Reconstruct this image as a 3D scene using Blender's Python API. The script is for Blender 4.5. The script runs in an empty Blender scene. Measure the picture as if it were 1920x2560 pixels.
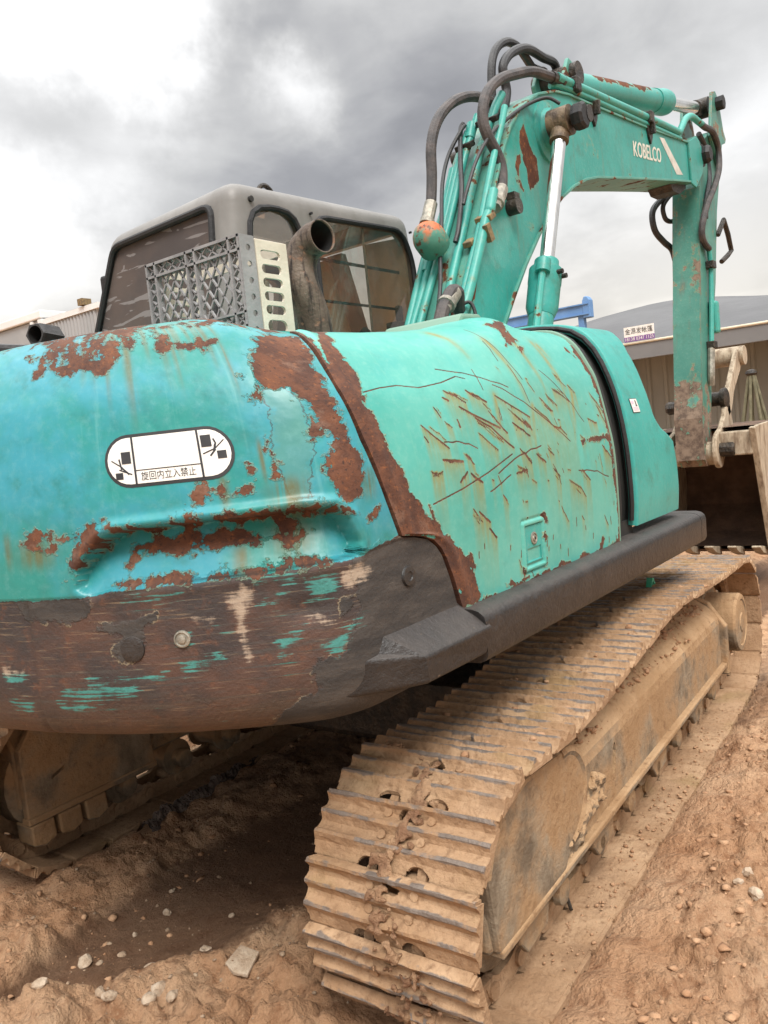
import bpy, bmesh, math, random
import numpy as np
from mathutils import Vector, Matrix
random.seed(7); RNG = np.random.default_rng(11)
D = bpy.data; SC = bpy.context.scene; COL = SC.collection
PI = math.pi

# ------------------------------------------------------------------ camera, sky, sun, exposure
# the scene's axes: origin at the swing centre on the ground, +X the way the boom points, +Y the cab side
cam_d = D.cameras.new('camera'); cam = D.objects.new('camera', cam_d); COL.objects.link(cam); SC.camera = cam
cam_d.sensor_fit = 'VERTICAL'; cam_d.sensor_height = 36.0; cam_d.lens = 36 * 2028.136 / 2560
cam_d.clip_start = .05; cam_d.clip_end = 5000
CAM = Vector((-3.110, -2.269, 1.525)); YAW, PITCH, ROLL = math.radians(34.9 + 2.53), math.radians(-4.87), math.radians(-5.92)
fd = Vector((math.cos(PITCH) * math.cos(YAW), math.cos(PITCH) * math.sin(YAW), math.sin(PITCH)))
r0 = Vector((math.sin(YAW), -math.cos(YAW), 0)); u0 = r0.cross(fd)
rr = math.cos(ROLL) * r0 + math.sin(ROLL) * u0; uu = -math.sin(ROLL) * r0 + math.cos(ROLL) * u0
M = Matrix((rr, uu, -fd)).transposed().to_4x4(); M.translation = CAM; cam.matrix_world = M

SUN_DIR = Vector((-.45, -.50, .86)).normalized()
sun_d = D.lights.new('sun', 'SUN'); sun = D.objects.new('sun', sun_d); COL.objects.link(sun)
sun_d.energy = 1.5; sun_d.angle = math.radians(22); sun_d.color = (1, .965, .91)
sun.rotation_euler = SUN_DIR.to_track_quat('Z', 'Y').to_euler()
SC.view_settings.view_transform = 'Standard'; SC.view_settings.look = 'None'
SC.view_settings.exposure = 1.15; SC.view_settings.gamma = 1.0; SC.view_settings.use_curve_mapping = False
SC.render.engine = 'CYCLES'; SC.cycles.max_bounces = 8; SC.cycles.use_denoising = True

class NT:
    """a tiny helper over a node tree"""
    def __init__(self, tree): self.t = tree
    def n(self, typ, ins=None, **props):
        nd = self.t.nodes.new(typ)
        for k, v in props.items(): setattr(nd, k, v)
        for k, v in (ins or {}).items(): self.set(nd, k, v)
        return nd
    def set(self, nd, k, v):
        s = nd.inputs[k]
        if hasattr(v, 'is_linked') or hasattr(v, 'links'): self.t.links.new(v, s)
        elif isinstance(v, bpy.types.Node): self.t.links.new(v.outputs[0], s)
        else:
            if s.type == 'RGBA' and len(v) == 3: v = (*v, 1)
            s.default_value = v
    def math(self, op, a, b=0.0, c=None, clamp=False):
        nd = self.n('ShaderNodeMath', {0: a, 1: b}, operation=op, use_clamp=clamp)
        if c is not None: self.set(nd, 2, c)
        return nd.outputs[0]
    def vmath(self, op, a, b=None):
        nd = self.n('ShaderNodeVectorMath', {0: a}, operation=op)
        if b is not None: self.set(nd, 1, b)
        return nd.outputs[1] if op in ('DOT_PRODUCT', 'LENGTH') else nd.outputs[0]
    def noise(self, vec, scale, detail=4, rough=.55, dist=0.0):
        return self.n('ShaderNodeTexNoise', {'Vector': vec, 'Scale': scale, 'Detail': detail, 'Roughness': rough, 'Distortion': dist}).outputs[0]
    def ramp(self, f, a, b, lo=0.0, hi=1.0, smooth=True):
        nd = self.n('ShaderNodeMapRange', {0: f, 1: a, 2: b, 3: lo, 4: hi}); nd.clamp = True
        if smooth: nd.interpolation_type = 'SMOOTHSTEP'
        return nd.outputs[0]
    def mix(self, f, a, b, mode='MIX'):
        nd = self.n('ShaderNodeMix', data_type='RGBA', blend_type=mode)
        self.set(nd, 0, f); self.set(nd, 6, a); self.set(nd, 7, b)
        return nd.outputs[2]
    def attr(self, name): return self.n('ShaderNodeAttribute', attribute_name=name).outputs['Fac']
    def scaled(self, vec, s):
        return self.n('ShaderNodeMapping', {0: vec, 'Scale': s}, vector_type='POINT').outputs[0]

def pix_dir(x, y):
    v = fd + (x - 960) / 2028.136 * rr - (y - 1280) / 2028.136 * uu
    return v.normalized()

# sky: broken overcast; a Nishita sky behind, procedural cloud cover over it
W = D.worlds.new('World'); SC.world = W; W.use_nodes = True
wt = NT(W.node_tree); W.node_tree.nodes.clear()
sky = wt.n('ShaderNodeTexSky', sky_type='NISHITA', sun_disc=False)
sky.sun_elevation = math.asin(SUN_DIR.z); sky.sun_rotation = math.atan2(SUN_DIR.x, SUN_DIR.y)
dirv = wt.n('ShaderNodeTexCoord').outputs['Generated']
sep = wt.n('ShaderNodeSeparateXYZ', {0: dirv})
zc = wt.math('MAXIMUM', sep.outputs[2], 0.0)
den = wt.math('ADD', zc, .22)
flat = wt.vmath('DIVIDE', dirv, wt.n('ShaderNodeCombineXYZ', {0: den, 1: den, 2: 1.0}).outputs[0])
warp = wt.n('ShaderNodeTexNoise', {'Vector': flat, 'Scale': 1.3, 'Detail': 3}).outputs[1]
fl2 = wt.vmath('ADD', flat, wt.n('ShaderNodeVectorMath', {0: warp, 'Scale': .40}, operation='SCALE').outputs[0])
c1 = wt.noise(fl2, 1.7, 6, .52)
c2 = wt.noise(wt.vmath('ADD', fl2, (7.1, 3.3, 0)), 4.2, 5, .5)
cover = wt.math('ADD', wt.math('MULTIPLY', c1, .7), wt.math('MULTIPLY', c2, .3))
base = wt.ramp(cover, .36, .66, .265, .40)
# broad light and dark cloud masses, each at its own bearing
LOBES = [  # pixel of the photograph whose bearing the cloud has, sharpness, strength
    ((170, 40), 220, .46), ((330, 150), 420, .14), ((50, 560), 300, .27), ((735, 250), 900, .22), ((300, 430), 500, .10), ((40, 800), 120, .10), ((1800, 600), 70, .085), ((1500, 720), 70, .09), ((1900, 320), 150, .03),
    ((640, 60), 200, -.11), ((250, 270), 320, -.15), ((60, 300), 500, -.07), ((960, 330), 70, -.07), ((470, 560), 160, -.075), ((1000, 60), 40, -.03), ((1500, 60), 40, -.03)]
tot = base
warp2 = wt.n('ShaderNodeTexNoise', {'Vector': dirv, 'Scale': 4.5, 'Detail': 6, 'Roughness': .6}).outputs[1]
wdir = wt.vmath('NORMALIZE', wt.vmath('ADD', dirv, wt.n('ShaderNodeVectorMath', {0: wt.vmath('SUBTRACT', warp2, (.5, .5, .5)), 'Scale': .30}, operation='SCALE').outputs[0]))
for (px, k, amp) in LOBES:
    dt = wt.vmath('DOT_PRODUCT', wdir, tuple(pix_dir(*px)))
    e = wt.math('EXPONENT', wt.math('MULTIPLY', wt.math('SUBTRACT', dt, 1.0), float(k)))
    tot = wt.math('ADD', tot, wt.math('MULTIPLY', e, amp))
val = wt.math('MAXIMUM', wt.math('MINIMUM', tot, .52), .165)
val = wt.math('MULTIPLY', val, wt.ramp(sep.outputs[2], .36, .95, 1.0, 4.6))      # an overcast sky is brighter overhead
cool = wt.mix(wt.ramp(val, .12, .32), (.93, .94, 1.0), (1, 1, 1))
warm = wt.mix(wt.ramp(sep.outputs[2], .04, .30), (1.06, 1.0, .90), cool)
ccol = wt.n('ShaderNodeVectorMath', {0: warm, 'Scale': val}, operation='SCALE').outputs[0]
bgc = wt.n('ShaderNodeBackground', {'Color': ccol, 'Strength': 1.0}); bgs = wt.n('ShaderNodeBackground', {'Color': sky.outputs[0], 'Strength': .05})
addn = wt.n('ShaderNodeMixShader', {0: .94, 1: bgs.outputs[0], 2: bgc.outputs[0]})
wo = wt.n('ShaderNodeOutputWorld', {0: addn.outputs[0]})

# ------------------------------------------------------------------ mesh helpers
def mesh_obj(name, V, F, mat=None, parent=None, smooth=False, attrs=None, uv=None, bevel=0, seg=2, auto=None):
    me = D.meshes.new(name)
    V = np.asarray(V, float).reshape(-1, 3)
    if isinstance(F, np.ndarray):
        n, k = F.shape
        me.vertices.add(len(V)); me.vertices.foreach_set('co', V.ravel())
        me.loops.add(n * k); me.loops.foreach_set('vertex_index', F.ravel().astype(np.int32))
        me.polygons.add(n); me.polygons.foreach_set('loop_start', (np.arange(n) * k).astype(np.int32))
        me.update(calc_edges=True)
    else:
        me.from_pydata(V.tolist(), [], F)
    for k, a in (attrs or {}).items():
        at = me.attributes.new(k, 'FLOAT', 'POINT'); at.data.foreach_set('value', np.asarray(a, np.float32).ravel())
    if uv is not None:
        ul = me.uv_layers.new(name='UVMap'); li = np.zeros(len(me.loops), np.int32); me.loops.foreach_get('vertex_index', li)
        ul.data.foreach_set('uv', np.asarray(uv, np.float32)[li].ravel())
    if smooth: me.polygons.foreach_set('use_smooth', np.ones(len(me.polygons), bool))
    me.validate(); me.update()
    if auto is not None: me.set_sharp_from_angle(angle=math.radians(auto))
    o = D.objects.new(name, me); COL.objects.link(o)
    if mat: me.materials.append(mat)
    if parent: o.parent = parent
    if bevel:
        m = o.modifiers.new('bevel', 'BEVEL'); m.width = bevel; m.segments = seg; m.limit_method = 'ANGLE'; m.angle_limit = math.radians(40)
    return o

class MB:
    def __init__(s): s.v = []; s.f = []
    def add(s, V, F):
        b = len(s.v); s.v += [tuple(map(float, p)) for p in V]; s.f += [tuple(b + i for i in f) for f in F]; return s
    def box(s, x0, x1, y0, y1, z0, z1, R=None, off=(0, 0, 0)):
        V = [(x, y, z) for x in (x0, x1) for y in (y0, y1) for z in (z0, z1)]
        if R is not None: V = [tuple(R @ Vector(p) + Vector(off)) for p in V]
        return s.add(V, [(0, 1, 3, 2), (4, 6, 7, 5), (0, 4, 5, 1), (2, 3, 7, 6), (0, 2, 6, 4), (1, 5, 7, 3)])
    def prism(s, poly, a, b, axis='Y', taper=None):
        n = len(poly)
        def P(p, h): return {'Y': (p[0], h, p[1]), 'X': (h, p[0], p[1]), 'Z': (p[0], p[1], h)}[axis]
        V = [P(p, a) for p in poly] + [P(p, b) for p in poly]
        F = [tuple(range(n))[::-1], tuple(range(n, 2 * n))] + [(i, (i + 1) % n, n + (i + 1) % n, n + i) for i in range(n)]
        return s.add(V, F)
    def tube(s, pts, r, n=10, caps=True):
        P = [Vector(p) for p in pts]; m = len(P); rs = r if hasattr(r, '__len__') else [r] * m
        T = [(P[min(i + 1, m - 1)] - P[max(i - 1, 0)]).normalized() for i in range(m)]
        up = Vector((0, 0, 1)) if abs(T[0].z) < .9 else Vector((1, 0, 0))
        N = (up - up.dot(T[0]) * T[0]).normalized(); V = []
        for i in range(m):
            N = (N - N.dot(T[i]) * T[i]).normalized(); B = T[i].cross(N)
            V += [P[i] + rs[i] * (math.cos(2 * PI * k / n) * N + math.sin(2 * PI * k / n) * B) for k in range(n)]
        F = [(i * n + k, i * n + (k + 1) % n, (i + 1) * n + (k + 1) % n, (i + 1) * n + k) for i in range(m - 1) for k in range(n)]
        if caps: F += [tuple(range(n))[::-1], tuple(range((m - 1) * n, m * n))]
        return s.add(V, F)
    def cyl(s, a, b, r, n=20, r2=None): return s.tube([a, b], [r, r if r2 is None else r2], n)
    def lathe(s, prof, a, axis, n=24):
        """prof: (distance along axis, radius)"""
        A = Vector(a); T = Vector(axis).normalized()
        return s.tube([A + T * max(h, 0) if False else A + T * h for h, _ in prof], [max(r, 1e-4) for _, r in prof], n)
    def build(s, name, mat, parent=None, smooth=False, bevel=0, auto=35, seg=2):
        o = mesh_obj(name, s.v, s.f, mat, parent, smooth, bevel=bevel, seg=seg, auto=auto if smooth else None)
        bm = bmesh.new(); bm.from_mesh(o.data); bmesh.ops.recalc_face_normals(bm, faces=bm.faces); bm.to_mesh(o.data); bm.free()
        return o

def lathe_safe(mb, prof, a, axis, n=24):
    """a body of revolution whose profile may have steps at the same height"""
    A = Vector(a); T = Vector(axis).normalized(); up = Vector((0, 0, 1)) if abs(T.z) < .9 else Vector((1, 0, 0))
    N = (up - up.dot(T) * T).normalized(); B = T.cross(N); V = []
    for h, r in prof: V += [A + T * h + max(r, 1e-4) * (math.cos(2 * PI * k / n) * N + math.sin(2 * PI * k / n) * B) for k in range(n)]
    m = len(prof)
    F = [(i * n + k, i * n + (k + 1) % n, (i + 1) * n + (k + 1) % n, (i + 1) * n + k) for i in range(m - 1) for k in range(n)]
    F += [tuple(range(n))[::-1], tuple(range((m - 1) * n, m * n))]
    return mb.add(V, F)

def spline(pts, per=6):
    P = [Vector(p) for p in pts]; Q = [2 * P[0] - P[1]] + P + [2 * P[-1] - P[-2]]; out = []
    for i in range(1, len(Q) - 2):
        a, b, c, d = Q[i - 1:i + 3]
        for k in range(per):
            t = k / per
            out.append(.5 * ((2 * b) + (c - a) * t + (2 * a - 5 * b + 4 * c - d) * t * t + (3 * b - a - 3 * c + d) * t ** 3))
    out.append(P[-1]); return out

def tag(o, label, cat, group=None, kind=None):
    if label: o['label'] = label
    if cat: o['category'] = cat
    if group: o['group'] = group
    if kind: o['kind'] = kind
    return o
def thing(name, label, cat, loc=(0, 0, 0), group=None):
    o = D.objects.new(name, None); o.location = loc; o.empty_display_size = .1; COL.objects.link(o)
    return tag(o, label, cat, group)

# value noise
def _h(ix, iy, seed):
    n = (ix.astype(np.int64) * 374761393 + iy.astype(np.int64) * 668265263 + seed * 1274126177) & 0xffffffff
    n = ((n ^ (n >> 13)) * 1274126177) & 0xffffffff
    return ((n ^ (n >> 16)) & 0xffff) / 65535.0
def vnoise(x, y, seed=0):
    ix, iy = np.floor(x), np.floor(y); fx, fy = x - ix, y - iy
    fx = fx * fx * (3 - 2 * fx); fy = fy * fy * (3 - 2 * fy)
    a, b, c, d = _h(ix, iy, seed), _h(ix + 1, iy, seed), _h(ix, iy + 1, seed), _h(ix + 1, iy + 1, seed)
    return (a * (1 - fx) + b * fx) * (1 - fy) + (c * (1 - fx) + d * fx) * fy
def fbm(x, y, oct=4, seed=0, gain=.5):
    s = 0; a = 1; t = 0
    for i in range(oct): s = s + a * vnoise(x * 2 ** i, y * 2 ** i, seed + i); t += a; a *= gain
    return s / t
def sdf(P, poly):
    """signed distance, positive inside"""
    poly = np.asarray(poly, float); d = np.full(len(P), 1e9); ins = np.zeros(len(P), bool)
    for a, b in zip(poly, np.roll(poly, -1, 0)):
        e = b - a; w = P - a; t = np.clip((w @ e) / max(e @ e, 1e-12), 0, 1)
        d = np.minimum(d, np.hypot(*(w - t[:, None] * e).T))
        c = ((a[1] <= P[:, 1]) & (b[1] > P[:, 1])) | ((b[1] <= P[:, 1]) & (a[1] > P[:, 1]))
        den = (b[1] - a[1]) if abs(b[1] - a[1]) > 1e-12 else 1e-12
        ins ^= c & (P[:, 0] < a[0] + (P[:, 1] - a[1]) / den * e[0])
    return np.where(ins, d, -d)
def polys_sdf(P, polys, far=-.2, reach=.08):
    out = np.full(len(P), far)
    for q in polys:
        q = np.asarray(q, float); lo = q.min(0) - reach; hi = q.max(0) + reach
        k = np.where(((P >= lo) & (P <= hi)).all(1))[0]
        if len(k): out[k] = np.maximum(out[k], sdf(P[k], q))
    return out
def line_dist(P, pts):
    pts = np.asarray(pts, float); d = np.full(len(P), 1e9)
    for a, b in zip(pts[:-1], pts[1:]):
        e = b - a; w = P - a; t = np.clip((w @ e) / max(e @ e, 1e-12), 0, 1)
        d = np.minimum(d, np.hypot(*(w - t[:, None] * e).T))
    return d
def sstep(x, a, b):
    t = np.clip((x - a) / (b - a), 0, 1); return t * t * (3 - 2 * t)

# ------------------------------------------------------------------ materials
def new_mat(name):
    m = D.materials.new(name); m.use_nodes = True; t = NT(m.node_tree); m.node_tree.nodes.clear()
    bs = t.n('ShaderNodeBsdfPrincipled'); out = t.n('ShaderNodeOutputMaterial', {0: bs.outputs[0]})
    return m, t, bs
def bump(t, bs, h, dist=.01, strength=1.0):
    b = t.n('ShaderNodeBump', {'Height': h, 'Distance': dist, 'Strength': strength}); t.set(bs, 'Normal', b.outputs[0])
def obj_co(t): return t.n('ShaderNodeTexCoord').outputs['Object']
def world_co(t): return t.n('ShaderNodeNewGeometry').outputs['Position']
def set_bs(t, bs, col, rough=.5, metal=0.0, spec=.5):
    t.set(bs, 'Base Color', col); t.set(bs, 'Roughness', rough); t.set(bs, 'Metallic', metal); t.set(bs, 'Specular IOR Level', spec)
def rust_color(t, co, s=1.0):
    a = t.noise(co, 9 * s, 6, .62); b = t.noise(co, 38 * s, 5, .65)
    c = t.mix(t.ramp(a, .36, .66), (.068, .030, .020), (.140, .056, .029))
    c = t.mix(t.math('MULTIPLY', t.ramp(b, .54, .70), .8), c, (.240, .088, .032))
    c = t.mix(t.math('MULTIPLY', t.ramp(t.noise(co, 5.5 * s, 7, .7), .55, .68), .55), c, (.215, .130, .092))
    return t.mix(t.ramp(t.noise(co, 60 * s, 5, .7), .54, .68), c, (.040, .021, .017))

def simple(name, col, col2=None, scale=8, rough=.5, metal=0.0, bmp=.0, bscale=60, spec=.5, stretch=None, lo=.35, hi=.68):
    m, t, bs = new_mat(name); co = world_co(t)
    if stretch: co = t.scaled(co, stretch)
    f = t.noise(co, scale, 6, .6)
    c = t.mix(t.ramp(f, lo, hi), col, col2) if col2 else col
    set_bs(t, bs, c, rough, metal, spec)
    if bmp: bump(t, bs, t.noise(co, bscale, 5, .6), bmp)
    return m

TEAL = (.028, .325, .270); TEAL2 = (.045, .390, .325)
def painted(name, base, base2, rust=.0, rustcol=None, rscale=5, streaks=.25, rough=.42, dirt=(.16, .13, .07), dirt_amt=.35, chip=.0, use_attr=False, edge=0.0, fine=1.0):
    """old machine paint: faded patches, run-off streaks, rust that breaks through in patches with a crisp edge"""
    m, t, bs = new_mat(name); co = world_co(t)
    f = t.noise(co, 2.6, 5, .6); c = t.mix(t.ramp(f, .3, .72), base, base2)
    st = t.noise(t.scaled(co, (16, 16, 1.3)), 1.0, 5, .6)
    c = t.mix(t.math('MULTIPLY', t.ramp(st, .52, .82), dirt_amt), c, dirt)
    gr = t.noise(co, 55, 4, .65)
    c = t.mix(t.math('MULTIPLY', t.ramp(gr, .48, .75), .24), c, (.22, .33, .28)); c = t.mix(t.math('MULTIPLY', t.ramp(t.noise(co, 9, 7, .7), .50, .70), .5), c, (.050, .150, .110))
    rn = t.noise(co, rscale, 7, .62)
    ra = t.math('ADD', rn, t.math('MULTIPLY', t.math('SUBTRACT', t.noise(co, 34 * fine, 5, .6), .5), .22))
    if use_attr:
        a = t.attr('rust'); ra = t.math('ADD', ra, t.math('MULTIPLY', a, 1.0))
    if edge:
        be = t.n('ShaderNodeBevel', {'Radius': .02}, samples=4)
        dv = t.vmath('DOT_PRODUCT', be.outputs[0], t.n('ShaderNodeNewGeometry').outputs['Normal'])
        ra = t.math('ADD', ra, t.math('MULTIPLY', t.math('SUBTRACT', 1.0, dv), edge))
    th = 1.0 - rust
    mk = t.ramp(ra, th, th + .012)
    halo = t.math('SUBTRACT', t.ramp(ra, th - .06, th), mk, clamp=True)
    c = t.mix(t.math('MULTIPLY', halo, .35), c, (.28, .26, .12))
    rc = t.mix(t.ramp(t.noise(co, 16, 6, .65), .36, .64), rustcol[0], rustcol[1]) if rustcol else rust_color(t, co)
    c = t.mix(mk, c, rc)
    set_bs(t, bs, c, t.mix(mk, (rough,) * 3, (.85,) * 3), 0, t.ramp(mk, 0, 1, .45, .15))
    h = t.math('ADD', t.math('MULTIPLY', mk, -.25), t.math('MULTIPLY', gr, .25))
    bump(t, bs, h, .006, .8)
    return m

M = {}
M['boom'] = painted('boom_paint', (.022, .245, .205), (.040, .305, .262), rust=.352, rscale=4.2, dirt_amt=.55, use_attr=True, edge=.25)
M['boomdull'] = painted('boom_back_paint', (.055, .235, .185), (.085, .285, .225), rust=.42, rscale=7, dirt=(.13, .11, .06), dirt_amt=.6)
M['arm'] = painted('arm_paint', (.040, .180, .142), (.075, .240, .190), rust=.42, rscale=8, dirt=(.13, .095, .065), dirt_amt=.85, use_attr=True, edge=.3, rustcol=((.105, .075, .058), (.235, .175, .130)))
M['pipe'] = painted('pipe_paint', (.030, .280, .238), (.055, .345, .290), rust=.36, rscale=9, dirt_amt=.4)
M['cyl'] = painted('cylinder_paint', (.028, .265, .225), (.038, .300, .262), rust=.345, rscale=6, dirt_amt=.25, use_attr=True)
M['cover'] = painted('cover_paint', (.030, .290, .255), (.050, .350, .310), rust=.27, rscale=5, dirt_amt=.10, dirt=(.2, .3, .25))
M['black'] = simple('black_paint', (.022, .021, .021), (.040, .037, .035), 6, .42, 0, .004, 45)
def dust_shine_black():
    m, t, bs = new_mat('black_paint_dust_shine'); co = world_co(t)
    nz = t.n('ShaderNodeSeparateXYZ', {0: t.n('ShaderNodeNewGeometry').outputs['Normal']}).outputs[2]
    c = t.mix(t.ramp(t.noise(co, 5, 6, .62), .4, .75), (.015, .014, .014), (.036, .030, .027))
    d = t.math('MULTIPLY', t.ramp(nz, .25, .85), t.ramp(t.noise(co, 9, 6, .65), .25, .7, .35, .95))
    c = t.mix(t.math('MULTIPLY', d, .55), c, (.090, .074, .064))  # upward faces paler: dust and painted sky reflection together
    c = t.mix(t.ramp(t.noise(co, 60, 5, .7), .66, .72), c, (.16, .12, .085))
    set_bs(t, bs, c, t.ramp(d, 0, 1, .40, .62), 0, .5); bump(t, bs, t.noise(co, 42, 6, .65), .006)
    return m
M['black_dust_shine'] = dust_shine_black()
M['rubber'] = simple('black_rubber', (.007, .007, .008), (.014, .013, .013), 10, .6, 0, .003, 70)
M['hose'] = simple('hydraulic_hose_rubber', (.030, .027, .027), (.075, .060, .055), 14, .6, 0, .003, 90)
M['hose_black'] = simple('black_hose_rubber', (.014, .014, .015), (.030, .029, .030), 14, .5, 0, .002, 90)
M['zinc'] = simple('dirty_fitting_steel', (.20, .19, .16), (.36, .33, .27), 30, .5, .4, .003, 90)
M['grease'] = simple('greasy_dark_steel', (.018, .016, .014), (.060, .045, .032), 18, .45, .3, .008, 60)
M['dark'] = simple('dark_cavity_steel', (.010, .010, .010), (.022, .020, .018), 8, .7)
M['ochre'] = simple('clamp_ochre_paint', (.22, .15, .06), (.10, .07, .04), 30, .6, 0, .004, 90)

def chrome():
    m, t, bs = new_mat('chromed_rod'); co = world_co(t)
    f = t.noise(t.scaled(co, (40, 40, 3)), 1, 4)
    set_bs(t, bs, t.mix(t.ramp(f, .4, .8), (.78, .76, .73), (.55, .52, .48)), t.ramp(f, .3, .8, .10, .28), 1.0)
    return m
M['chrome'] = chrome()

def cab_paint():
    m, t, bs = new_mat('cab_grey_primer'); co = world_co(t)
    f = t.noise(co, 3, 5, .6); st = t.noise(t.scaled(co, (14, 14, 1.5)), 1, 5)
    c = t.mix(t.ramp(f, .3, .7), (.155, .148, .138), (.205, .197, .185))
    c = t.mix(t.math('MULTIPLY', t.ramp(st, .5, .8), .5), c, (.125, .115, .100))
    set_bs(t, bs, c, .48); bump(t, bs, t.noise(co, 14, 4), .002)
    return m
M['cab'] = cab_paint()

def glass(name, tint, amt, film=0.0, old=False):
    m = D.materials.new(name); m.use_nodes = True; t = NT(m.node_tree); m.node_tree.nodes.clear()
    co = world_co(t)
    tr = t.n('ShaderNodeBsdfTransparent', {'Color': (*tint, 1)})
    gl = t.n('ShaderNodeBsdfGlossy', {'Color': (.9, .9, .9, 1), 'Roughness': .03})
    fr = t.n('ShaderNodeFresnel', {'IOR': 1.5})
    bf = t.n('ShaderNodeNewGeometry').outputs['Backfacing']
    mx = t.n('ShaderNodeMixShader', {0: t.math('MULTIPLY', t.math('MULTIPLY_ADD', fr.outputs[0], 1.1, amt), t.math('SUBTRACT', 1.0, bf)), 1: tr.outputs[0], 2: gl.outputs[0]})
    sh = mx.outputs[0]
    # dust, and old tinting film that has come away in flat flakes
    df = t.n('ShaderNodeBsdfDiffuse', {'Color': (.20, .18, .16, 1)})
    dust = t.ramp(t.noise(co, 7, 5, .65), .35, .8, .04, .22)
    sh = t.n('ShaderNodeMixShader', {0: dust, 1: sh, 2: df.outputs[0]}).outputs[0]
    if old:
        od = t.n('ShaderNodeBsdfDiffuse', {'Color': t.mix(t.ramp(t.noise(co, 3, 4), .4, .6), (.118, .100, .097), (.150, .118, .106))})
        sh = t.n('ShaderNodeMixShader', {0: .66, 1: sh, 2: od.outputs[0]}).outputs[0]
    if film:
        v = t.noise(t.scaled(co, (4.5, 4.5, 25)), 1.0, 3, .5, .9)
        mk = t.ramp(v, .575, .60)
        fl = t.n('ShaderNodeBsdfDiffuse', {'Color': (.21, .19, .185, 1)})
        sh = t.n('ShaderNodeMixShader', {0: t.math('MULTIPLY', mk, film), 1: sh, 2: fl.outputs[0]}).outputs[0]
    t.n('ShaderNodeOutputMaterial', {0: sh})
    return m
M['glass'] = glass('cab_glass', (.86, .82, .76), .03)
M['glass_film'] = glass('cab_glass_flaking_film', (.20, .17, .16), .05, .85, True)

def track_steel():
    m, t, bs = new_mat('muddy_track_steel'); co = world_co(t)
    wear = t.attr('wear')
    f = t.noise(co, 7, 6, .62); g = t.noise(co, 42, 5, .65)
    mud = t.mix(t.ramp(f, .30, .70), (.340, .205, .112), (.495, .330, .200))
    rnd = t.n('ShaderNodeObjectInfo').outputs['Random']
    mud = t.mix(rnd, mud, t.mix(.5, mud, (.26, .15, .08)))
    mud = t.mix(t.ramp(g, .48, .74), mud, (.245, .145, .080))
    mud = t.mix(t.math('MULTIPLY', t.ramp(t.noise(co, 3.1, 4), .55, .7), .5), mud, (.29, .20, .09))
    steel = t.mix(g, (.125, .112, .106), (.225, .195, .172))
    k = t.math('ADD', t.math('MULTIPLY', wear, .60), t.math('MULTIPLY', t.math('SUBTRACT', t.noise(co, 7, 7, .68), .56), 2.2))
    mud = t.mix(t.math('MULTIPLY', t.ramp(t.noise(co, 5, 8, .72), .50, .68), .55), mud, (.205, .120, .068))
    k = t.math('MULTIPLY', t.ramp(k, .28, .52), .85)
    c = t.mix(k, mud, steel)
    set_bs(t, bs, c, t.ramp(k, 0, 1, .9, .5), t.math('MULTIPLY', k, .35), .3)
    bump(t, bs, t.math('ADD', t.math('MULTIPLY', t.noise(co, 55, 6, .7), .7), t.math('MULTIPLY', t.noise(co, 16, 5, .6), .9)), .011, .9)
    return m
M['track'] = track_steel()
def frame_steel():
    m, t, bs = new_mat('mud_caked_frame_steel'); co = world_co(t)
    nz = t.n('ShaderNodeSeparateXYZ', {0: t.n('ShaderNodeNewGeometry').outputs['Normal']}).outputs[2]
    f = t.noise(co, 4.5, 6, .62); g = t.noise(t.scaled(co, (9, 9, 6)), 1, 8, .70)
    mud = t.mix(t.ramp(f, .32, .68), (.320, .195, .100), (.440, .290, .165))
    mud = t.mix(t.ramp(t.noise(co, 26, 5, .7), .52, .75), mud, (.21, .118, .060))
    steel = t.mix(t.ramp(g, .35, .7), (.105, .085, .062), (.290, .245, .180))
    # settled soil: thick on what faces up, rubbed off on upright plates
    k = t.math('ADD', t.math('MULTIPLY', t.math('SUBTRACT', .22, nz), 1.3), t.math('MULTIPLY', t.math('SUBTRACT', f, .52), 3.0))
    k = t.ramp(k, -.02, .62)
    c = t.mix(t.math('MULTIPLY', k, .85), mud, steel)
    set_bs(t, bs, c, .82, 0, .25)
    bump(t, bs, t.noise(co, 34, 7, .7), .012, .8)
    return m
M['frame'] = frame_steel()

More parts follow.
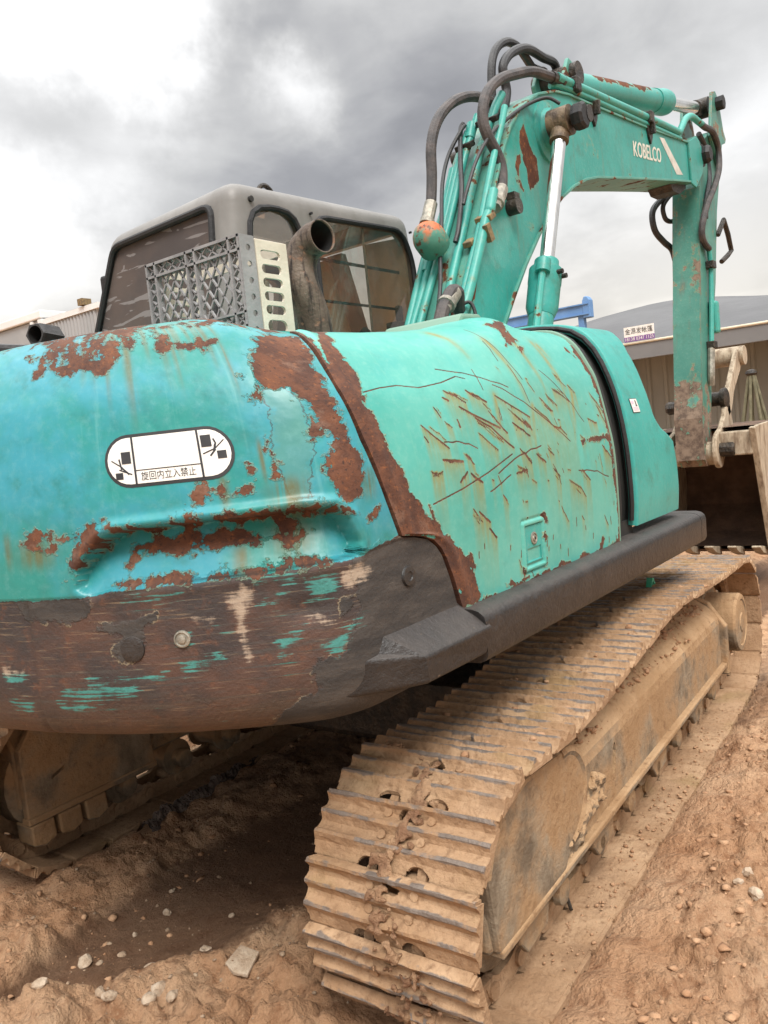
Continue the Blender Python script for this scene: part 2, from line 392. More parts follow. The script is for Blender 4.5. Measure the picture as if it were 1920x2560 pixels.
def ground_mat():
    m, t, bs = new_mat('orange_brown_mud'); co = world_co(t)
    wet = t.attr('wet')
    wco = t.vmath('ADD', co, t.n('ShaderNodeVectorMath', {0: t.n('ShaderNodeTexNoise', {'Vector': co, 'Scale': 30, 'Detail': 4}).outputs[1], 'Scale': .008}, operation='SCALE').outputs[0])
    def vor(s): return t.n('ShaderNodeTexVoronoi', {'Vector': wco, 'Scale': float(s), 'Randomness': 1.0}).outputs['Distance']
    f = t.noise(co, 1.6, 6, .62); g = t.noise(co, 14, 6, .65); h = t.noise(co, 60, 6, .75)
    c = t.mix(t.ramp(f, .32, .68), (.420, .228, .120), (.545, .345, .208))
    c = t.mix(t.math('MULTIPLY', t.ramp(g, .46, .70), .8), c, (.255, .118, .055))
    c = t.mix(t.math('MULTIPLY', t.ramp(h, .56, .72), .6), c, (.60, .42, .26))
    c = t.mix(t.math('MULTIPLY', t.ramp(t.noise(co, 3.3, 5, .6), .55, .7), .4), c, (.38, .265, .17))
    damp_darkn = t.ramp(t.math('ADD', wet, t.math('MULTIPLY', t.math('SUBTRACT', g, .5), .9)), .20, .85)
    c = t.mix(t.math('MULTIPLY', damp_darkn, .80), c, (.100, .048, .025))
    set_bs(t, bs, c, t.ramp(damp_darkn, 0, 1, .95, .62), 0, .3)
    bump(t, bs, t.math('ADD', t.math('ADD', t.math('MULTIPLY', t.noise(co, 26, 9, .76), .8), t.math('MULTIPLY', t.noise(co, 95, 6, .75), .35)), t.math('MULTIPLY', t.math('ADD', vor(55), t.math('MULTIPLY', vor(130), .5)), t.ramp(damp_darkn, 0, 1, -.40, -.12))), .024, 1.0)
    return m
M['ground'] = ground_mat()
M['clod'] = simple('soil_clod', (.330, .175, .090), (.450, .270, .155), 11, .95, 0, .006, 90)
M['mudcake'] = simple('drying_mud_cake', (.190, .095, .048), (.370, .225, .125), 16, .8, 0, .02, 60)
M['stone'] = simple('pale_stone', (.34, .24, .16), (.48, .38, .28), 25, .9, 0, .006, 90)
M['stone_grey'] = simple('grey_stone', (.22, .14, .085), (.38, .28, .19), 25, .9, 0, .006, 90)

# the counterweight: upper teal paint, a scraped brown band below, rust where the attribute says
def cw_mat():
    m, t, bs = new_mat('counterweight_paint'); uv = t.n('ShaderNodeUVMap', uv_map='UVMap').outputs[0]
    rust, band, grey, tealm, cream, fade, crease = [t.attr(a) for a in ('rust', 'band', 'grey', 'teal', 'cream', 'fade', 'crease')]
    n1 = t.noise(uv, 2.6, 5, .6); n2 = t.noise(uv, 26, 7, .64); n3 = t.noise(uv, 95, 5, .65)
    jag = t.math('ADD', t.math('MULTIPLY', t.math('SUBTRACT', n2, .5), .085), t.math('MULTIPLY', t.math('SUBTRACT', n3, .5), .024))
    jag2 = t.math('MULTIPLY', t.math('SUBTRACT', t.noise(uv, 13, 3, .5, .6), .5), .040)
    # paint: teal drifting to a bluer repaint, soft cloudy fade, thin vertical run-off
    c = t.mix(t.ramp(n1, .40, .60), (.020, .225, .200), (.036, .255, .320))
    c = t.mix(t.math('MULTIPLY', t.ramp(t.noise(uv, 5.5, 5, .65), .5, .74), .6), c, (.016, .180, .172))
    run = t.noise(t.scaled(uv, (34, 1.6, 1)), 1, 4, .6)
    c = t.mix(t.math('MULTIPLY', t.ramp(run, .58, .80), .30), c, (.20, .46, .44))
    c = t.mix(t.math('MULTIPLY', t.ramp(t.noise(t.scaled(uv, (3, 60, 1)), 1, 4), .6, .8), .18), c, (.02, .20, .20))
    c = t.mix(t.math('MULTIPLY', t.ramp(t.math('ADD', fade, jag), -.008, .012), .62), c, (.075, .215, .185))
    c = t.mix(t.math('MULTIPLY', t.ramp(t.math('ABSOLUTE', t.math('ADD', fade, t.math('MULTIPLY', jag, .6))), .0026, .0006), .85), c, (.035, .05, .045))
    stain = t.attr('stain')
    c = t.mix(t.math('MULTIPLY', stain, t.ramp(t.noise(t.scaled(uv, (60, 3, 1)), 1, 4), .22, .56)), c, (.120, .100, .028))
    c = t.mix(t.math('MULTIPLY', t.ramp(t.noise(uv, 38, 7, .72), .45, .70), .22), c, (.16, .36, .35)); c = t.mix(t.math('MULTIPLY', t.ramp(t.noise(uv, 11, 7, .7), .52, .70), .35), c, (.020, .150, .145))
    # scraped band
    hs = t.noise(t.scaled(uv, (3.2, 78, 1)), 1, 7, .62, .25); hs2 = t.noise(t.scaled(uv, (9, 170, 1)), 1, 5, .6); bl = t.noise(uv, 6, 6, .62)
    b = t.mix(t.ramp(bl, .36, .64), (.040, .032, .031), (.088, .047, .034))
    b = t.mix(t.math('MULTIPLY', t.ramp(n2, .53, .68), .5), b, (.145, .060, .032))
    b = t.mix(t.math('MULTIPLY', t.ramp(hs, .50, .66), .85), b, (.058, .050, .045))
    b = t.mix(t.math('MULTIPLY', t.ramp(hs2, .56, .70), .65), b, (.230, .165, .105))
    lowz = t.attr('low')
    b = t.mix(t.math('MULTIPLY', lowz, t.ramp(hs, .35, .60, .25, .8)), b, (.112, .072, .045))
    b = t.mix(t.math('MULTIPLY', t.ramp(t.math('ADD', hs, t.math('MULTIPLY', t.noise(uv, 7.7, 3), .5)), .93, .99), .8), b, (.028, .165, .140))
    gm = t.ramp(t.math('ADD', grey, t.math('MULTIPLY', jag, .8)), -.003, .006)
    gc = t.mix(t.ramp(t.noise(t.scaled(uv, (6, 20, 1)), 1, 6, .65), .35, .7), (.032, .030, .029), (.074, .064, .056))
    gc = t.mix(t.math('MULTIPLY', t.ramp(hs2, .66, .74), .5), gc, (.16, .145, .12))
    b = t.mix(gm, b, gc)
    ge = t.math('MULTIPLY', .55, t.ramp(t.math('ABSOLUTE', t.math('ADD', grey, t.math('MULTIPLY', jag, .8))), .0030, .0006))
    b = t.mix(t.math('MULTIPLY', ge, t.ramp(n2, .50, .58)), b, (.36, .30, .19))
    tk = t.ramp(t.math('ADD', tealm, t.math('ADD', t.math('MULTIPLY', jag, .5), t.math('MULTIPLY', t.math('SUBTRACT', hs2, .53), .11))), -.004, .008)
    b = t.mix(t.math('MULTIPLY', tk, .9), b, t.mix(n2, (.022, .175, .150), (.080, .300, .275)))
    ck = t.ramp(t.math('ADD', cream, t.math('ADD', t.math('MULTIPLY', jag, .6), t.math('MULTIPLY', t.math('SUBTRACT', hs2, .5), .05))), -.006, .012)
    b = t.mix(t.math('MULTIPLY', ck, .85), b, (.40, .315, .235))
    bm_ = t.ramp(t.math('ADD', band, t.math('MULTIPLY', jag, .25)), -.001, .002)
    c = t.mix(bm_, c, b)
    # rust
    rs = t.math('ADD', t.math('ADD', rust, jag2), t.math('MULTIPLY', jag, 1.05)); rk = t.ramp(rs, -.0008, .0012)
    rk = t.math('MULTIPLY', rk, t.math('SUBTRACT', 1.0, gm))
    spots = t.ramp(t.math('ADD', n3, t.math('MULTIPLY', t.math('SUBTRACT', n2, .5), .8)), .845, .865); rk = t.math('MAXIMUM', rk, spots)
    lip = t.math('SUBTRACT', t.ramp(rs, -.0075, -.001), rk, clamp=True)
    c = t.mix(t.math('MULTIPLY', lip, t.math('MULTIPLY', .75, t.ramp(n2, .40, .55))), c, (.21, .30, .22))
    uvz = uv
    c = t.mix(rk, c, rust_color(t, uvz, 1.4))
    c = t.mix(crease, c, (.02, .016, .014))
    rough = t.ramp(t.math('MAXIMUM', rk, t.math('MULTIPLY', bm_, .55)), 0, 1, .36, .85)
    set_bs(t, bs, c, rough, 0, .40)
    h = t.math('ADD', t.math('MULTIPLY', rk, -.55), t.math('ADD', t.math('MULTIPLY', lip, .35), t.math('ADD', t.math('MULTIPLY', t.math('MULTIPLY', n3, t.math('MAXIMUM', rk, bm_)), .5), t.math('MULTIPLY', gm, .35))))
    h = t.math('ADD', h, t.math('ADD', t.math('MULTIPLY', n1, 1.2), t.math('MULTIPLY', t.noise(uv, 7, 2), 1.0)))
    bump(t, bs, h, .006, .9)
    return m
M['cw'] = cw_mat()

def door_mat():
    m, t, bs = new_mat('engine_door_paint'); uv = t.n('ShaderNodeUVMap', uv_map='UVMap').outputs[0]
    rust, scr, stain = [t.attr(a) for a in ('rust', 'scratch', 'stain')]
    n1 = t.noise(uv, 2.4, 5, .6); n2 = t.noise(uv, 26, 7, .64); n3 = t.noise(uv, 100, 5, .65)
    jag = t.math('ADD', t.math('MULTIPLY', t.math('SUBTRACT', n2, .5), .060), t.math('MULTIPLY', t.math('SUBTRACT', n3, .5), .016))
    c = t.mix(t.ramp(n1, .32, .68), (.052, .335, .285), (.100, .405, .340))
    c = t.mix(t.math('MULTIPLY', t.ramp(t.noise(uv, 6, 5, .62), .52, .75), .4), c, (.048, .350, .330))
    run = t.noise(t.scaled(uv, (40, 1.4, 1)), 1, 4, .6)
    c = t.mix(t.math('MULTIPLY', t.ramp(run, .56, .82), .35), c, (.17, .46, .33))
    c = t.mix(t.math('MULTIPLY', stain, t.ramp(t.noise(t.scaled(uv, (85, 5, 1)), 1, 5, .6), .15, .60)), c, (.240, .195, .045))
    c = t.mix(t.math('MULTIPLY', t.ramp(t.noise(uv, 36, 7, .72), .45, .70), .22), c, (.26, .50, .42)); c = t.mix(t.math('MULTIPLY', t.ramp(t.noise(uv, 10, 7, .7), .52, .72), .35), c, (.050, .255, .205))
    rs = t.math('ADD', rust, jag); rk = t.ramp(rs, -.0008, .0012)
    lip = t.math('SUBTRACT', t.ramp(rs, -.0065, -.001), rk, clamp=True)
    c = t.mix(t.math('MULTIPLY', lip, t.math('MULTIPLY', .7, t.ramp(n2, .40, .55))), c, (.33, .36, .20))
    sk = t.ramp(t.math('ADD', scr, t.math('MULTIPLY', t.math('ADD', t.math('MULTIPLY', t.math('SUBTRACT', n3, .5), .30), t.math('MULTIPLY', t.math('SUBTRACT', n2, .5), .35)))), .78, .88)
    spots = t.ramp(t.math('ADD', n3, t.math('MULTIPLY', t.math('SUBTRACT', n2, .5), .8)), .865, .88)
    comb = t.noise(t.scaled(uv, (260, 16, 1)), 1, 3, .6)
    sk = t.math('MAXIMUM', sk, t.math('MULTIPLY', t.ramp(t.math('ADD', t.attr('drip'), t.math('MULTIPLY', t.math('SUBTRACT', comb, .5), 1.5)), .62, .80), .8))
    k = t.math('MAXIMUM', rk, t.math('MAXIMUM', sk, spots))
    c = t.mix(k, c, rust_color(t, uv, 1.6))
    set_bs(t, bs, c, t.ramp(k, 0, 1, .36, .85), 0, .42)
    h = t.math('ADD', t.math('MULTIPLY', k, -.5), t.math('ADD', t.math('MULTIPLY', lip, .3), t.math('MULTIPLY', t.math('MULTIPLY', n3, k), .5)))
    bump(t, bs, h, .005, .9)
    return m
M['door'] = door_mat()

def rust_pipe_mat():
    m, t, bs = new_mat('sooty_exhaust_steel'); co = world_co(t)
    st = t.noise(t.scaled(co, (45, 45, 4)), 1, 6, .62)
    c = t.mix(t.ramp(t.noise(co, 8, 5, .6), .35, .65), (.085, .058, .042), (.150, .115, .088))
    c = t.mix(t.ramp(st, .48, .64), c, (.030, .022, .018)); c = t.mix(t.ramp(t.noise(co, 30, 5), .6, .72), c, (.20, .11, .07))
    set_bs(t, bs, c, .62, .25, .4); bump(t, bs, t.noise(co, 70, 5), .004)
    return m
M['exhaust'] = rust_pipe_mat()
M['crate'] = simple('grey_plastic', (.215, .212, .214), (.285, .280, .280), 9, .5, 0, .002, 80)
M['crate_cream'] = simple('cream_plastic', (.50, .45, .36), (.62, .57, .47), 6, .5, 0, .002, 60)
M['white'] = simple('white_film', (.70, .68, .63), (.78, .76, .72), 12, .45)
M['blackfilm'] = simple('black_film', (.018, .018, .020), (.030, .030, .032), 14, .45)
M['cabin'] = simple('brown_cab_lining', (.17, .085, .060), (.27, .15, .105), 5, .9, stretch=(1, 1, .5))
M['seat'] = simple('dark_seat_cloth', (.05, .03, .03), (.09, .05, .045), 8, .9)
M['cream_paint'] = simple('cream_lettering_paint', (.56, .56, .47), (.66, .66, .58), 30, .5)
M['stripe'] = simple('pale_stripe_film', (.46, .44, .38), (.62, .60, .54), 14, .5)
M['bucket'] = simple('worn_bucket_steel', (.20, .14, .09), (.44, .36, .26), 9, .75, 0, .010, 30, stretch=(2.5, 2.5, .6), lo=.3, hi=.6)
M['bucket_in'] = simple('bucket_inside_brown', (.095, .058, .040), (.180, .108, .070), 5, .9, 0, .012, 30)  # darker brown than the bucket's side plates
M['eye'] = simple('rusty_greased_eye', (.055, .036, .022), (.190, .135, .080), 14, .55, .2, .006, 60)
def lamp_mat():
    m, t, bs = new_mat('orange_primer_over_teal'); co = world_co(t); z = t.n('ShaderNodeSeparateXYZ', {0: co}).outputs[2]
    n = t.noise(co, 14, 6, .65); g = t.ramp(t.math('ADD', t.math('MULTIPLY', t.math('SUBTRACT', z, 2.44), 7.0), t.math('MULTIPLY', t.math('SUBTRACT', n, .5), 2.2)), -.15, .25)
    c = t.mix(g, t.mix(n, (.05, .20, .15), (.10, .27, .20)), t.mix(t.noise(co, 30, 5), (.40, .085, .030), (.50, .17, .06)))
    c = t.mix(t.ramp(t.noise(co, 20, 6, .7), .57, .61), c, rust_color(t, co)); set_bs(t, bs, c, .6); bump(t, bs, n, .006); return m
M['orange'] = lamp_mat()
M['sheet'] = simple('beige_corrugated_sheet', (.200, .198, .170), (.245, .240, .205), 1.5, .7, 0, 0, 10, stretch=(2, 2, .4))
M['tarp'] = simple('grey_tarpaulin', (.088, .088, .091), (.112, .112, .115), .8, .7, 0, .01, 6)
M['tarp_edge'] = simple('tarpaulin_fascia', (.150, .150, .150), (.180, .178, .176), 1.2, .7)
M['tape'] = simple('cream_edge_cord', (.55, .48, .36), (.62, .55, .42), 6, .8)
M['purple'] = simple('purple_print', (.17, .075, .24), (.21, .095, .29), 5, .6)
M['pinkprint'] = simple('pale_pink_print', (.62, .42, .62), None, 5, .6)
M['shed'] = simple('pale_grey_sheet', (.27, .28, .285), (.32, .325, .33), 1.2, .6)
M['shedwhite'] = simple('white_trim_paint', (.62, .62, .61), (.70, .70, .69), 2, .5)
M['blue'] = simple('blue_crane_paint', (.10, .22, .44), (.14, .28, .52), 3, .5)
M['straw'] = simple('dry_bamboo', (.10, .095, .055), (.17, .155, .095), 10, .8)
M['leafgreen'] = simple('green_plastic_scrap', (.05, .36, .20), (.09, .42, .26), 20, .6)
M['debris'] = simple('dark_rotten_bark', (.085, .058, .045), (.200, .150, .120), 22, .9, 0, .02, 50, stretch=(1, 1, 1))
def view_panel():  # translucent beige, added to stand for the bright view outside
    m = D.materials.new('beige_view_panel'); m.use_nodes = True; t = NT(m.node_tree); m.node_tree.nodes.clear(); co = world_co(t)
    c = t.mix(t.ramp(t.noise(t.scaled(co, (6, 6, 2)), 1, 5), .35, .7), (.62, .50, .38), (.46, .34, .24))
    d = t.n('ShaderNodeBsdfDiffuse', {'Color': c}); tr = t.n('ShaderNodeBsdfTranslucent', {'Color': c})
    t.n('ShaderNodeOutputMaterial', {0: t.n('ShaderNodeMixShader', {0: .65, 1: d.outputs[0], 2: tr.outputs[0]}).outputs[0]}); return m
M['view_panel'] = view_panel()
M['cabin'] = simple('brown_lining', (.30, .16, .115), (.40, .24, .17), 5, .9, stretch=(1, 1, .5))
M['soot'] = simple('soot', (.004, .004, .004), (.009, .008, .007), 20, .9)

# ------------------------------------------------------------------ setting: ground and far buildings
UY = math.radians(-2.53)
TM = Matrix.Rotation(-UY, 4, 'Z') @ Matrix.Translation((-1.45, 0, 0))        # undercarriage axes -> scene axes
TMI = TM.inverted()

def axis_lines(lo, hi, step, far):
    a = list(np.arange(lo, hi + 1e-6, step)); s = step; x = hi; up = []
    while x < far: s *= 1.28; x += s; up.append(x)
    s = step; x = lo; dn = []
    while x > -far: s *= 1.28; x -= s; dn.append(x)
    return np.array(dn[::-1] + a + up)
def worley(x, y, seed):
    """crumb heights: every cell one lump of its own height"""
    ix, iy = np.floor(x), np.floor(y); best = np.zeros_like(x)
    for dx in (-1, 0, 1):
        for dy in (-1, 0, 1):
            cx, cy = ix + dx, iy + dy; px = cx + _h(cx, cy, seed); py = cy + _h(cx, cy, seed + 1); r = .35 + .55 * _h(cx, cy, seed + 2); hh = _h(cx, cy, seed + 3) ** 1.5
            d = np.maximum(np.abs(x - px) * (.8 + .5 * _h(cx, cy, seed + 4)), np.abs(y - py)) * .6 + np.hypot(x - px, y - py) * .4
            best = np.maximum(best, hh * np.sqrt(np.maximum(1 - (d / r) ** 3, 0)) * (1 + .5 * (x - px) * (_h(cx, cy, seed + 5) - .5) + .5 * (y - py) * (_h(cx, cy, seed + 6) - .5)))
    return best
def ground_h(X, Y):
    """height and damp-and-dark mask of the yard at scene X, Y"""
    wx = (X * math.cos(UY) - Y * math.sin(UY)) + 1.45; wy = X * math.sin(UY) + Y * math.cos(UY)
    z = (fbm(X * .9, Y * .9, 4, 3) - .5) * .10 + (fbm(X * 5, Y * 5, 4, 9) - .5) * .045
    rough = sstep(fbm(X * 1.3 + 5, Y * 1.3, 3, 21), .42, .62)
    right = sstep(-wy, 1.30, 1.55)
    z = z + (.35 + .65 * np.maximum(rough, right)) * ((np.abs(fbm(X * 9, Y * 9, 5, 31, .6) - .5)) * .12 + np.maximum(fbm(X * 17, Y * 17, 4, 35, .6) - .5, 0) * .10) + (fbm(X * 34, Y * 34, 3, 5, .7) - .5) * .018
    inx = sstep(wx, -.55, -.1) * (1 - sstep(wx, 3.1, 3.5))
    for yc in (1.005, -1.005):                                # pressed flat under the tracks
        k = inx * (1 - sstep(np.abs(wy - yc), .24, .30)); z = z * (1 - k) + (-.035) * k
    # outside edge of the right track: a pressed bank with the shoes' tooth marks
    e = np.abs(wy + 1.30); k = inx * (1 - sstep(e, .0, .16)); z = z * (1 - .8 * k) + k * (.006 + .012 * np.sin(wx * 2 * PI / .171))
    # inside edge of the left track
    e = np.abs(wy - .68); k = inx * (1 - sstep(e, .02, .14)); z = z * (1 - .7 * k) + k * (.015 + .010 * np.sin(wx * 2 * PI / .171))
    amp = .25 + .75 * np.maximum(right, rough); q = (fbm(X * 7, Y * 7, 3, 91) - .5) * .9
    lumps = worley(X * 7 + q, Y * 7 - q, 101) * .050 * sstep(fbm(X * 2.1, Y * 2.1, 2, 66), .40, .60) + worley(X * 16 + q, Y * 16 + q, 111) * .022 + worley(X * 34 + q, Y * 34, 121) * .015
    clear = 1 - np.maximum(inx * (1 - sstep(np.abs(np.abs(wy) - 1.005), .27, .36)), 0)
    z = z + amp * lumps * clear
    far = sstep(np.hypot(X, Y), 6, 14); z = z * (1 - far) - .02 * far
    lumps_ = amp * lumps * clear * (1 - far)
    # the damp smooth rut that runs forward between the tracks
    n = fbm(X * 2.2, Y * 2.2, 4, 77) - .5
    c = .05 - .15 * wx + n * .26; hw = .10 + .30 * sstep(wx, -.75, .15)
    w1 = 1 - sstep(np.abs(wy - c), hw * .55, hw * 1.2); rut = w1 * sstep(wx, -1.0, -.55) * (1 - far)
    under = sstep(wx, .05, .8) * (1 - sstep(wx, 3.0, 3.6)) * (1 - sstep(np.abs(wy), .60, .75))  # soil made darker between the tracks beneath the machine
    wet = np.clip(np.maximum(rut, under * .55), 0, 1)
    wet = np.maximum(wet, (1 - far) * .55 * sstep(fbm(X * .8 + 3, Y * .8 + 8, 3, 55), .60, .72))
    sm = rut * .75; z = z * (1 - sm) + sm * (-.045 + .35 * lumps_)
    return z, wet
gx = axis_lines(-2.45, 2.6, .0125, 1500); gy = axis_lines(-2.35, 1.1, .0125, 1500)
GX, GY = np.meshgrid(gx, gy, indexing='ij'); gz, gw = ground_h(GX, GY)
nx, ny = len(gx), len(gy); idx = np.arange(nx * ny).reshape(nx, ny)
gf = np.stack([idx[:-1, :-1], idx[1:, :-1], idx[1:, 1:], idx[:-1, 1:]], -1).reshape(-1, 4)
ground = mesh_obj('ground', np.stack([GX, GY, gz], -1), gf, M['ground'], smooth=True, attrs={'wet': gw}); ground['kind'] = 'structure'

def gh(x, y): return float(ground_h(np.array([x]), np.array([y]))[0][0])

# soil clods and grit: nobody could count them
def ico(lv=1):
    bm = bmesh.new(); bmesh.ops.create_icosphere(bm, subdivisions=lv, radius=1); bm.verts.ensure_lookup_table()
    V = np.array([v.co[:] for v in bm.verts]); F = np.array([[v.index for v in f.verts] for f in bm.faces]); bm.free(); return V, F
IV, IF = ico()
def blobs(P, S, seed, flat=.7, jag=.55, lv=2):
    IV, IF = ico(lv)
    r = np.random.default_rng(seed); n = len(P); k = len(IV)
    ang = r.uniform(0, 2 * PI, n); J = 1 + r.uniform(-jag, jag, (n, k, 1)); V = IV[None] * J
    V = V * np.stack([r.uniform(.7, 1.3, n), r.uniform(.7, 1.3, n), r.uniform(.55, 1.0, n) * flat / .7], -1)[:, None]
    c, s = np.cos(ang)[:, None], np.sin(ang)[:, None]
    V = np.stack([V[..., 0] * c - V[..., 1] * s, V[..., 0] * s + V[..., 1] * c, V[..., 2]], -1) * S[:, None, None] + P[:, None]
    F = (IF[None] + (np.arange(n) * k)[:, None, None]).reshape(-1, 3)
    return V.reshape(-1, 3), F
def scatter(n, box, seed, smin, smax, powr, dens):
    r = np.random.default_rng(seed); x = r.uniform(box[0], box[1], n); y = r.uniform(box[2], box[3], n)
    wx = (x * math.cos(UY) - y * math.sin(UY)) + 1.45; wy = x * math.sin(UY) + y * math.cos(UY)
    ontrack = (np.abs(np.abs(wy) - 1.005) < .27) & (wx > -.45) & (wx < 3.2)
    k = (dens(x, y, wx, wy) > r.uniform(0, 1, n)) & ~ontrack; x, y = x[k], y[k]
    s = smin + (smax - smin) * r.uniform(0, 1, len(x)) ** powr
    z = ground_h(x, y)[0] + s * .08
    return np.stack([x, y, z], -1), s
def dens_clod(x, y, wx, wy):
    d = sstep(fbm(x * 1.6 + 9, y * 1.6, 3, 41), .38, .62)
    d = np.where(wy < -1.38, .25 + .75 * d, d * .32)
    return np.where((np.abs(wy) < .7) & (wx > -.2), d * .8, d)
P1, S1 = scatter(45000, (-2.4, 3.4, -2.9, 1.1), 5, .0020, .017, 9, dens_clod)
V, F = blobs(P1, S1, 6, .5, .5, 1); o = mesh_obj('soil_clods', V, F, M['clod'], smooth=False)
tag(o, 'loose crumbs and clods of orange soil strewn over the yard', 'soil', kind='stuff')
P1, S1 = scatter(700, (-2.3, -.6, -1.0, 1.0), 8, .002, .011, 4, lambda x, y, wx, wy: .25 + .7 * sstep(-wx, -.25, .25))
V, F = blobs(P1, S1, 9, .7, .3, 1); o = mesh_obj('gravel', V, F, M['stone_grey'])
tag(o, 'small pale gravel spread over the ground behind the machine', 'gravel', kind='stuff')

def stone(x, y, s, label, flat=.65, mat='stone', rot=0, stretch=(1.2, .9)):
    bm = bmesh.new(); bmesh.ops.create_icosphere(bm, subdivisions=2, radius=1); q = random.random() * 50
    for v in bm.verts:
        k = 1 + .35 * (fbm(np.array([v.co.x * 1.3 + q]), np.array([v.co.y * 1.3 + v.co.z * 1.7]), 2, 3)[0] - .5) * 2
        v.co = Vector((v.co.x * stretch[0], v.co.y * stretch[1], v.co.z * flat)) * s * .8 * k
    me = D.meshes.new('stone'); bm.to_mesh(me); bm.free(); me.materials.append(M[mat])
    o = D.objects.new('stone', me); COL.objects.link(o); o.location = (x, y, gh(x, y) + s * flat * .35); o.rotation_euler = (random.uniform(-.2, .2), random.uniform(-.2, .2), rot)
    tag(o, label, 'stone', 'pale stones on the mud')

# ------------------------------------------------------------------ the excavator
EX = thing('excavator', 'weathered teal crawler excavator with rust patches and raised boom standing on orange mud', 'excavator')

def apply_mods(o):
    dg = bpy.context.evaluated_depsgraph_get(); me = D.meshes.new_from_object(o.evaluated_get(dg)); old = o.data
    o.modifiers.clear(); o.data = me; me.name = old.name; D.meshes.remove(old)
def cut(o, cutters):
    for c in cutters:
        m = o.modifiers.new('cut', 'BOOLEAN'); m.operation = 'DIFFERENCE'; m.object = c; m.solver = 'EXACT'
    bpy.context.view_layer.update(); apply_mods(o)
    for c in cutters:
        me = c.data; D.objects.remove(c); D.meshes.remove(me)

# ---- undercarriage: built in its own axes (X along the tracks, sprocket at 0), then turned by TM
PITCH_N = 45
def track_path():
    c0, c1, rb, rf = np.array([.02, .337]), np.array([2.78, .365]), .338, .347
    top = [(.02, .675), (.34, .656), (.65, .676), (.93, .707), (1.42, .758), (1.95, .738), (2.53, .712), (2.78, .712)]
    A = [c0 + rb * np.array([math.cos(a), math.sin(a)]) for a in np.linspace(math.radians(150), math.radians(90), 30)]
    T = [np.array(p[:]) for p in [tuple(v)[:2] for v in spline([(x, z, 0) for x, z in top], 30)]]
    B = [c1 + rf * np.array([math.cos(a), math.sin(a)]) for a in np.linspace(math.radians(90), math.radians(-90), 90)]
    C = [np.array([x, .000 + .018 * sstep(x, 2.2, 2.78)]) for x in np.linspace(2.78, .02, 120)]
    E = [c0 + rb * np.array([math.cos(a), math.sin(a)]) for a in np.linspace(math.radians(270), math.radians(150), 60)]
    P = np.array(A + T + B + C + E); L = np.r_[0, np.cumsum(np.linalg.norm(np.diff(P, axis=0), axis=1))]
    keep = np.r_[True, np.diff(L) > 1e-7]; P, L = P[keep], L[keep]
    s = np.linspace(0, L[-1], PITCH_N + 1)
    return np.stack([np.interp(s, L, P[:, 0]), np.interp(s, L, P[:, 1])], -1)
HINGE = track_path(); SHOE_L = float(np.mean(np.linalg.norm(np.diff(HINGE, axis=0), axis=1)))

def shoe_mesh():
    top = [(-.004, -.012), (.004, -.006), (.018, .000), (.032, .006), (.040, .015), (.047, .023), (.055, .023), (.062, .013), (.072, .006), (.083, .005), (.092, .012), (.100, .022), (.108, .023), (.115, .014), (.125, .006), (.134, .006), (.143, .014), (.150, .026), (.159, .028), (.163, .018), (.165, .002)]
    k = SHOE_L / .171; top = [(x * k, z) for x, z in top]; tx = [p[0] for p in top]; tz = [p[1] for p in top]; und = -.009
    hw = .2455; ys = sorted(set([-hw, -hw + .004, -hw + .012, hw - .012, hw - .004, hw, -.15, -.19, .15, .19] + list(np.linspace(-.1065, -.0335, 23)) + list(np.linspace(.0335, .1065, 23)) + list(np.linspace(-.030, .022, 17))))
    V = []; F = []
    def piece(x0, x1, ya, yb):
        xs = [x0] + [x for x in tx if x0 + 1e-6 < x < x1 - 1e-6] + [x1]
        pr = [(x, float(np.interp(x, tx, tz))) for x in xs]; poly = pr + ([(x1, und + .005), (.150 * k, und + .004), (.146 * k, und)] if x1 > .16 * k and x0 < .14 * k else [(x1, und)]) + [(x0, und if x0 > 0 else -.013)]
        b = len(V); n = len(poly)
        for y in (ya, yb): V.extend([(x, y, z) for x, z in poly])
        F.append(tuple(range(b, b + n))); F.append(tuple(range(b + n, b + 2 * n))[::-1])
        for i in range(n): F.append((b + i, b + n + i, b + n + (i + 1) % n, b + (i + 1) % n))
    X0, X1 = tx[0], tx[-1]
    for ya, yb in zip(ys[:-1], ys[1:]):
        m = (ya + yb) / 2; x0, x1 = X0, X1; hole = None
        if abs(m) > hw - .004: x0, x1 = X0 + .022, X1 - .012
        elif abs(m) > hw - .012: x0, x1 = X0 + .007, X1 - .004
        q = (abs(m) - .070) / .036
        if abs(q) < 1: x0 = max(X0, -.006 + .030 * (1 - abs(q) ** 2.6) ** .5)
        q = (m + .004) / .025
        if abs(q) < 1: w = .0135 * (1 - abs(q) ** 2.4) ** .5; hole = (.1325 - w, .1325 + w)
        if hole: piece(x0, hole[0] * k, ya, yb); piece(hole[1] * k, x1, ya, yb)
        else: piece(x0, x1, ya, yb)
    V = np.array(V); V[:, 2] += np.where(V[:, 2] > .003, (vnoise(V[:, 1] * 60, V[:, 0] * 90, 3) - .5) * .0045, 0); V[:, 0] += (vnoise(V[:, 1] * 45, V[:, 0] * 200, 8) - .5) * .004
    wear = (V[:, 2] > .0185).astype(float)
    return V, F, wear
sv, sf, sw = shoe_mesh()
shoe0 = mesh_obj('track_shoe', sv, sf, M['track'], EX, attrs={'wear': sw})
bm = bmesh.new(); bm.from_mesh(shoe0.data); bmesh.ops.recalc_face_normals(bm, faces=bm.faces); bm.to_mesh(shoe0.data); bm.free()
lk = MB()
for y in (-.075, .065):
    lk.prism([(-.022, -.075), (.0, -.088), (.05, -.070), (.12, -.070), (.150, -.086), (.19, -.070), (.17, -.018), (.13, -.0095), (.03, -.0095), (-.01, -.022)], y - .012, y + .012)
lk.cyl((.0, -.098, -.050), (.0, .088, -.050), .024, 12)
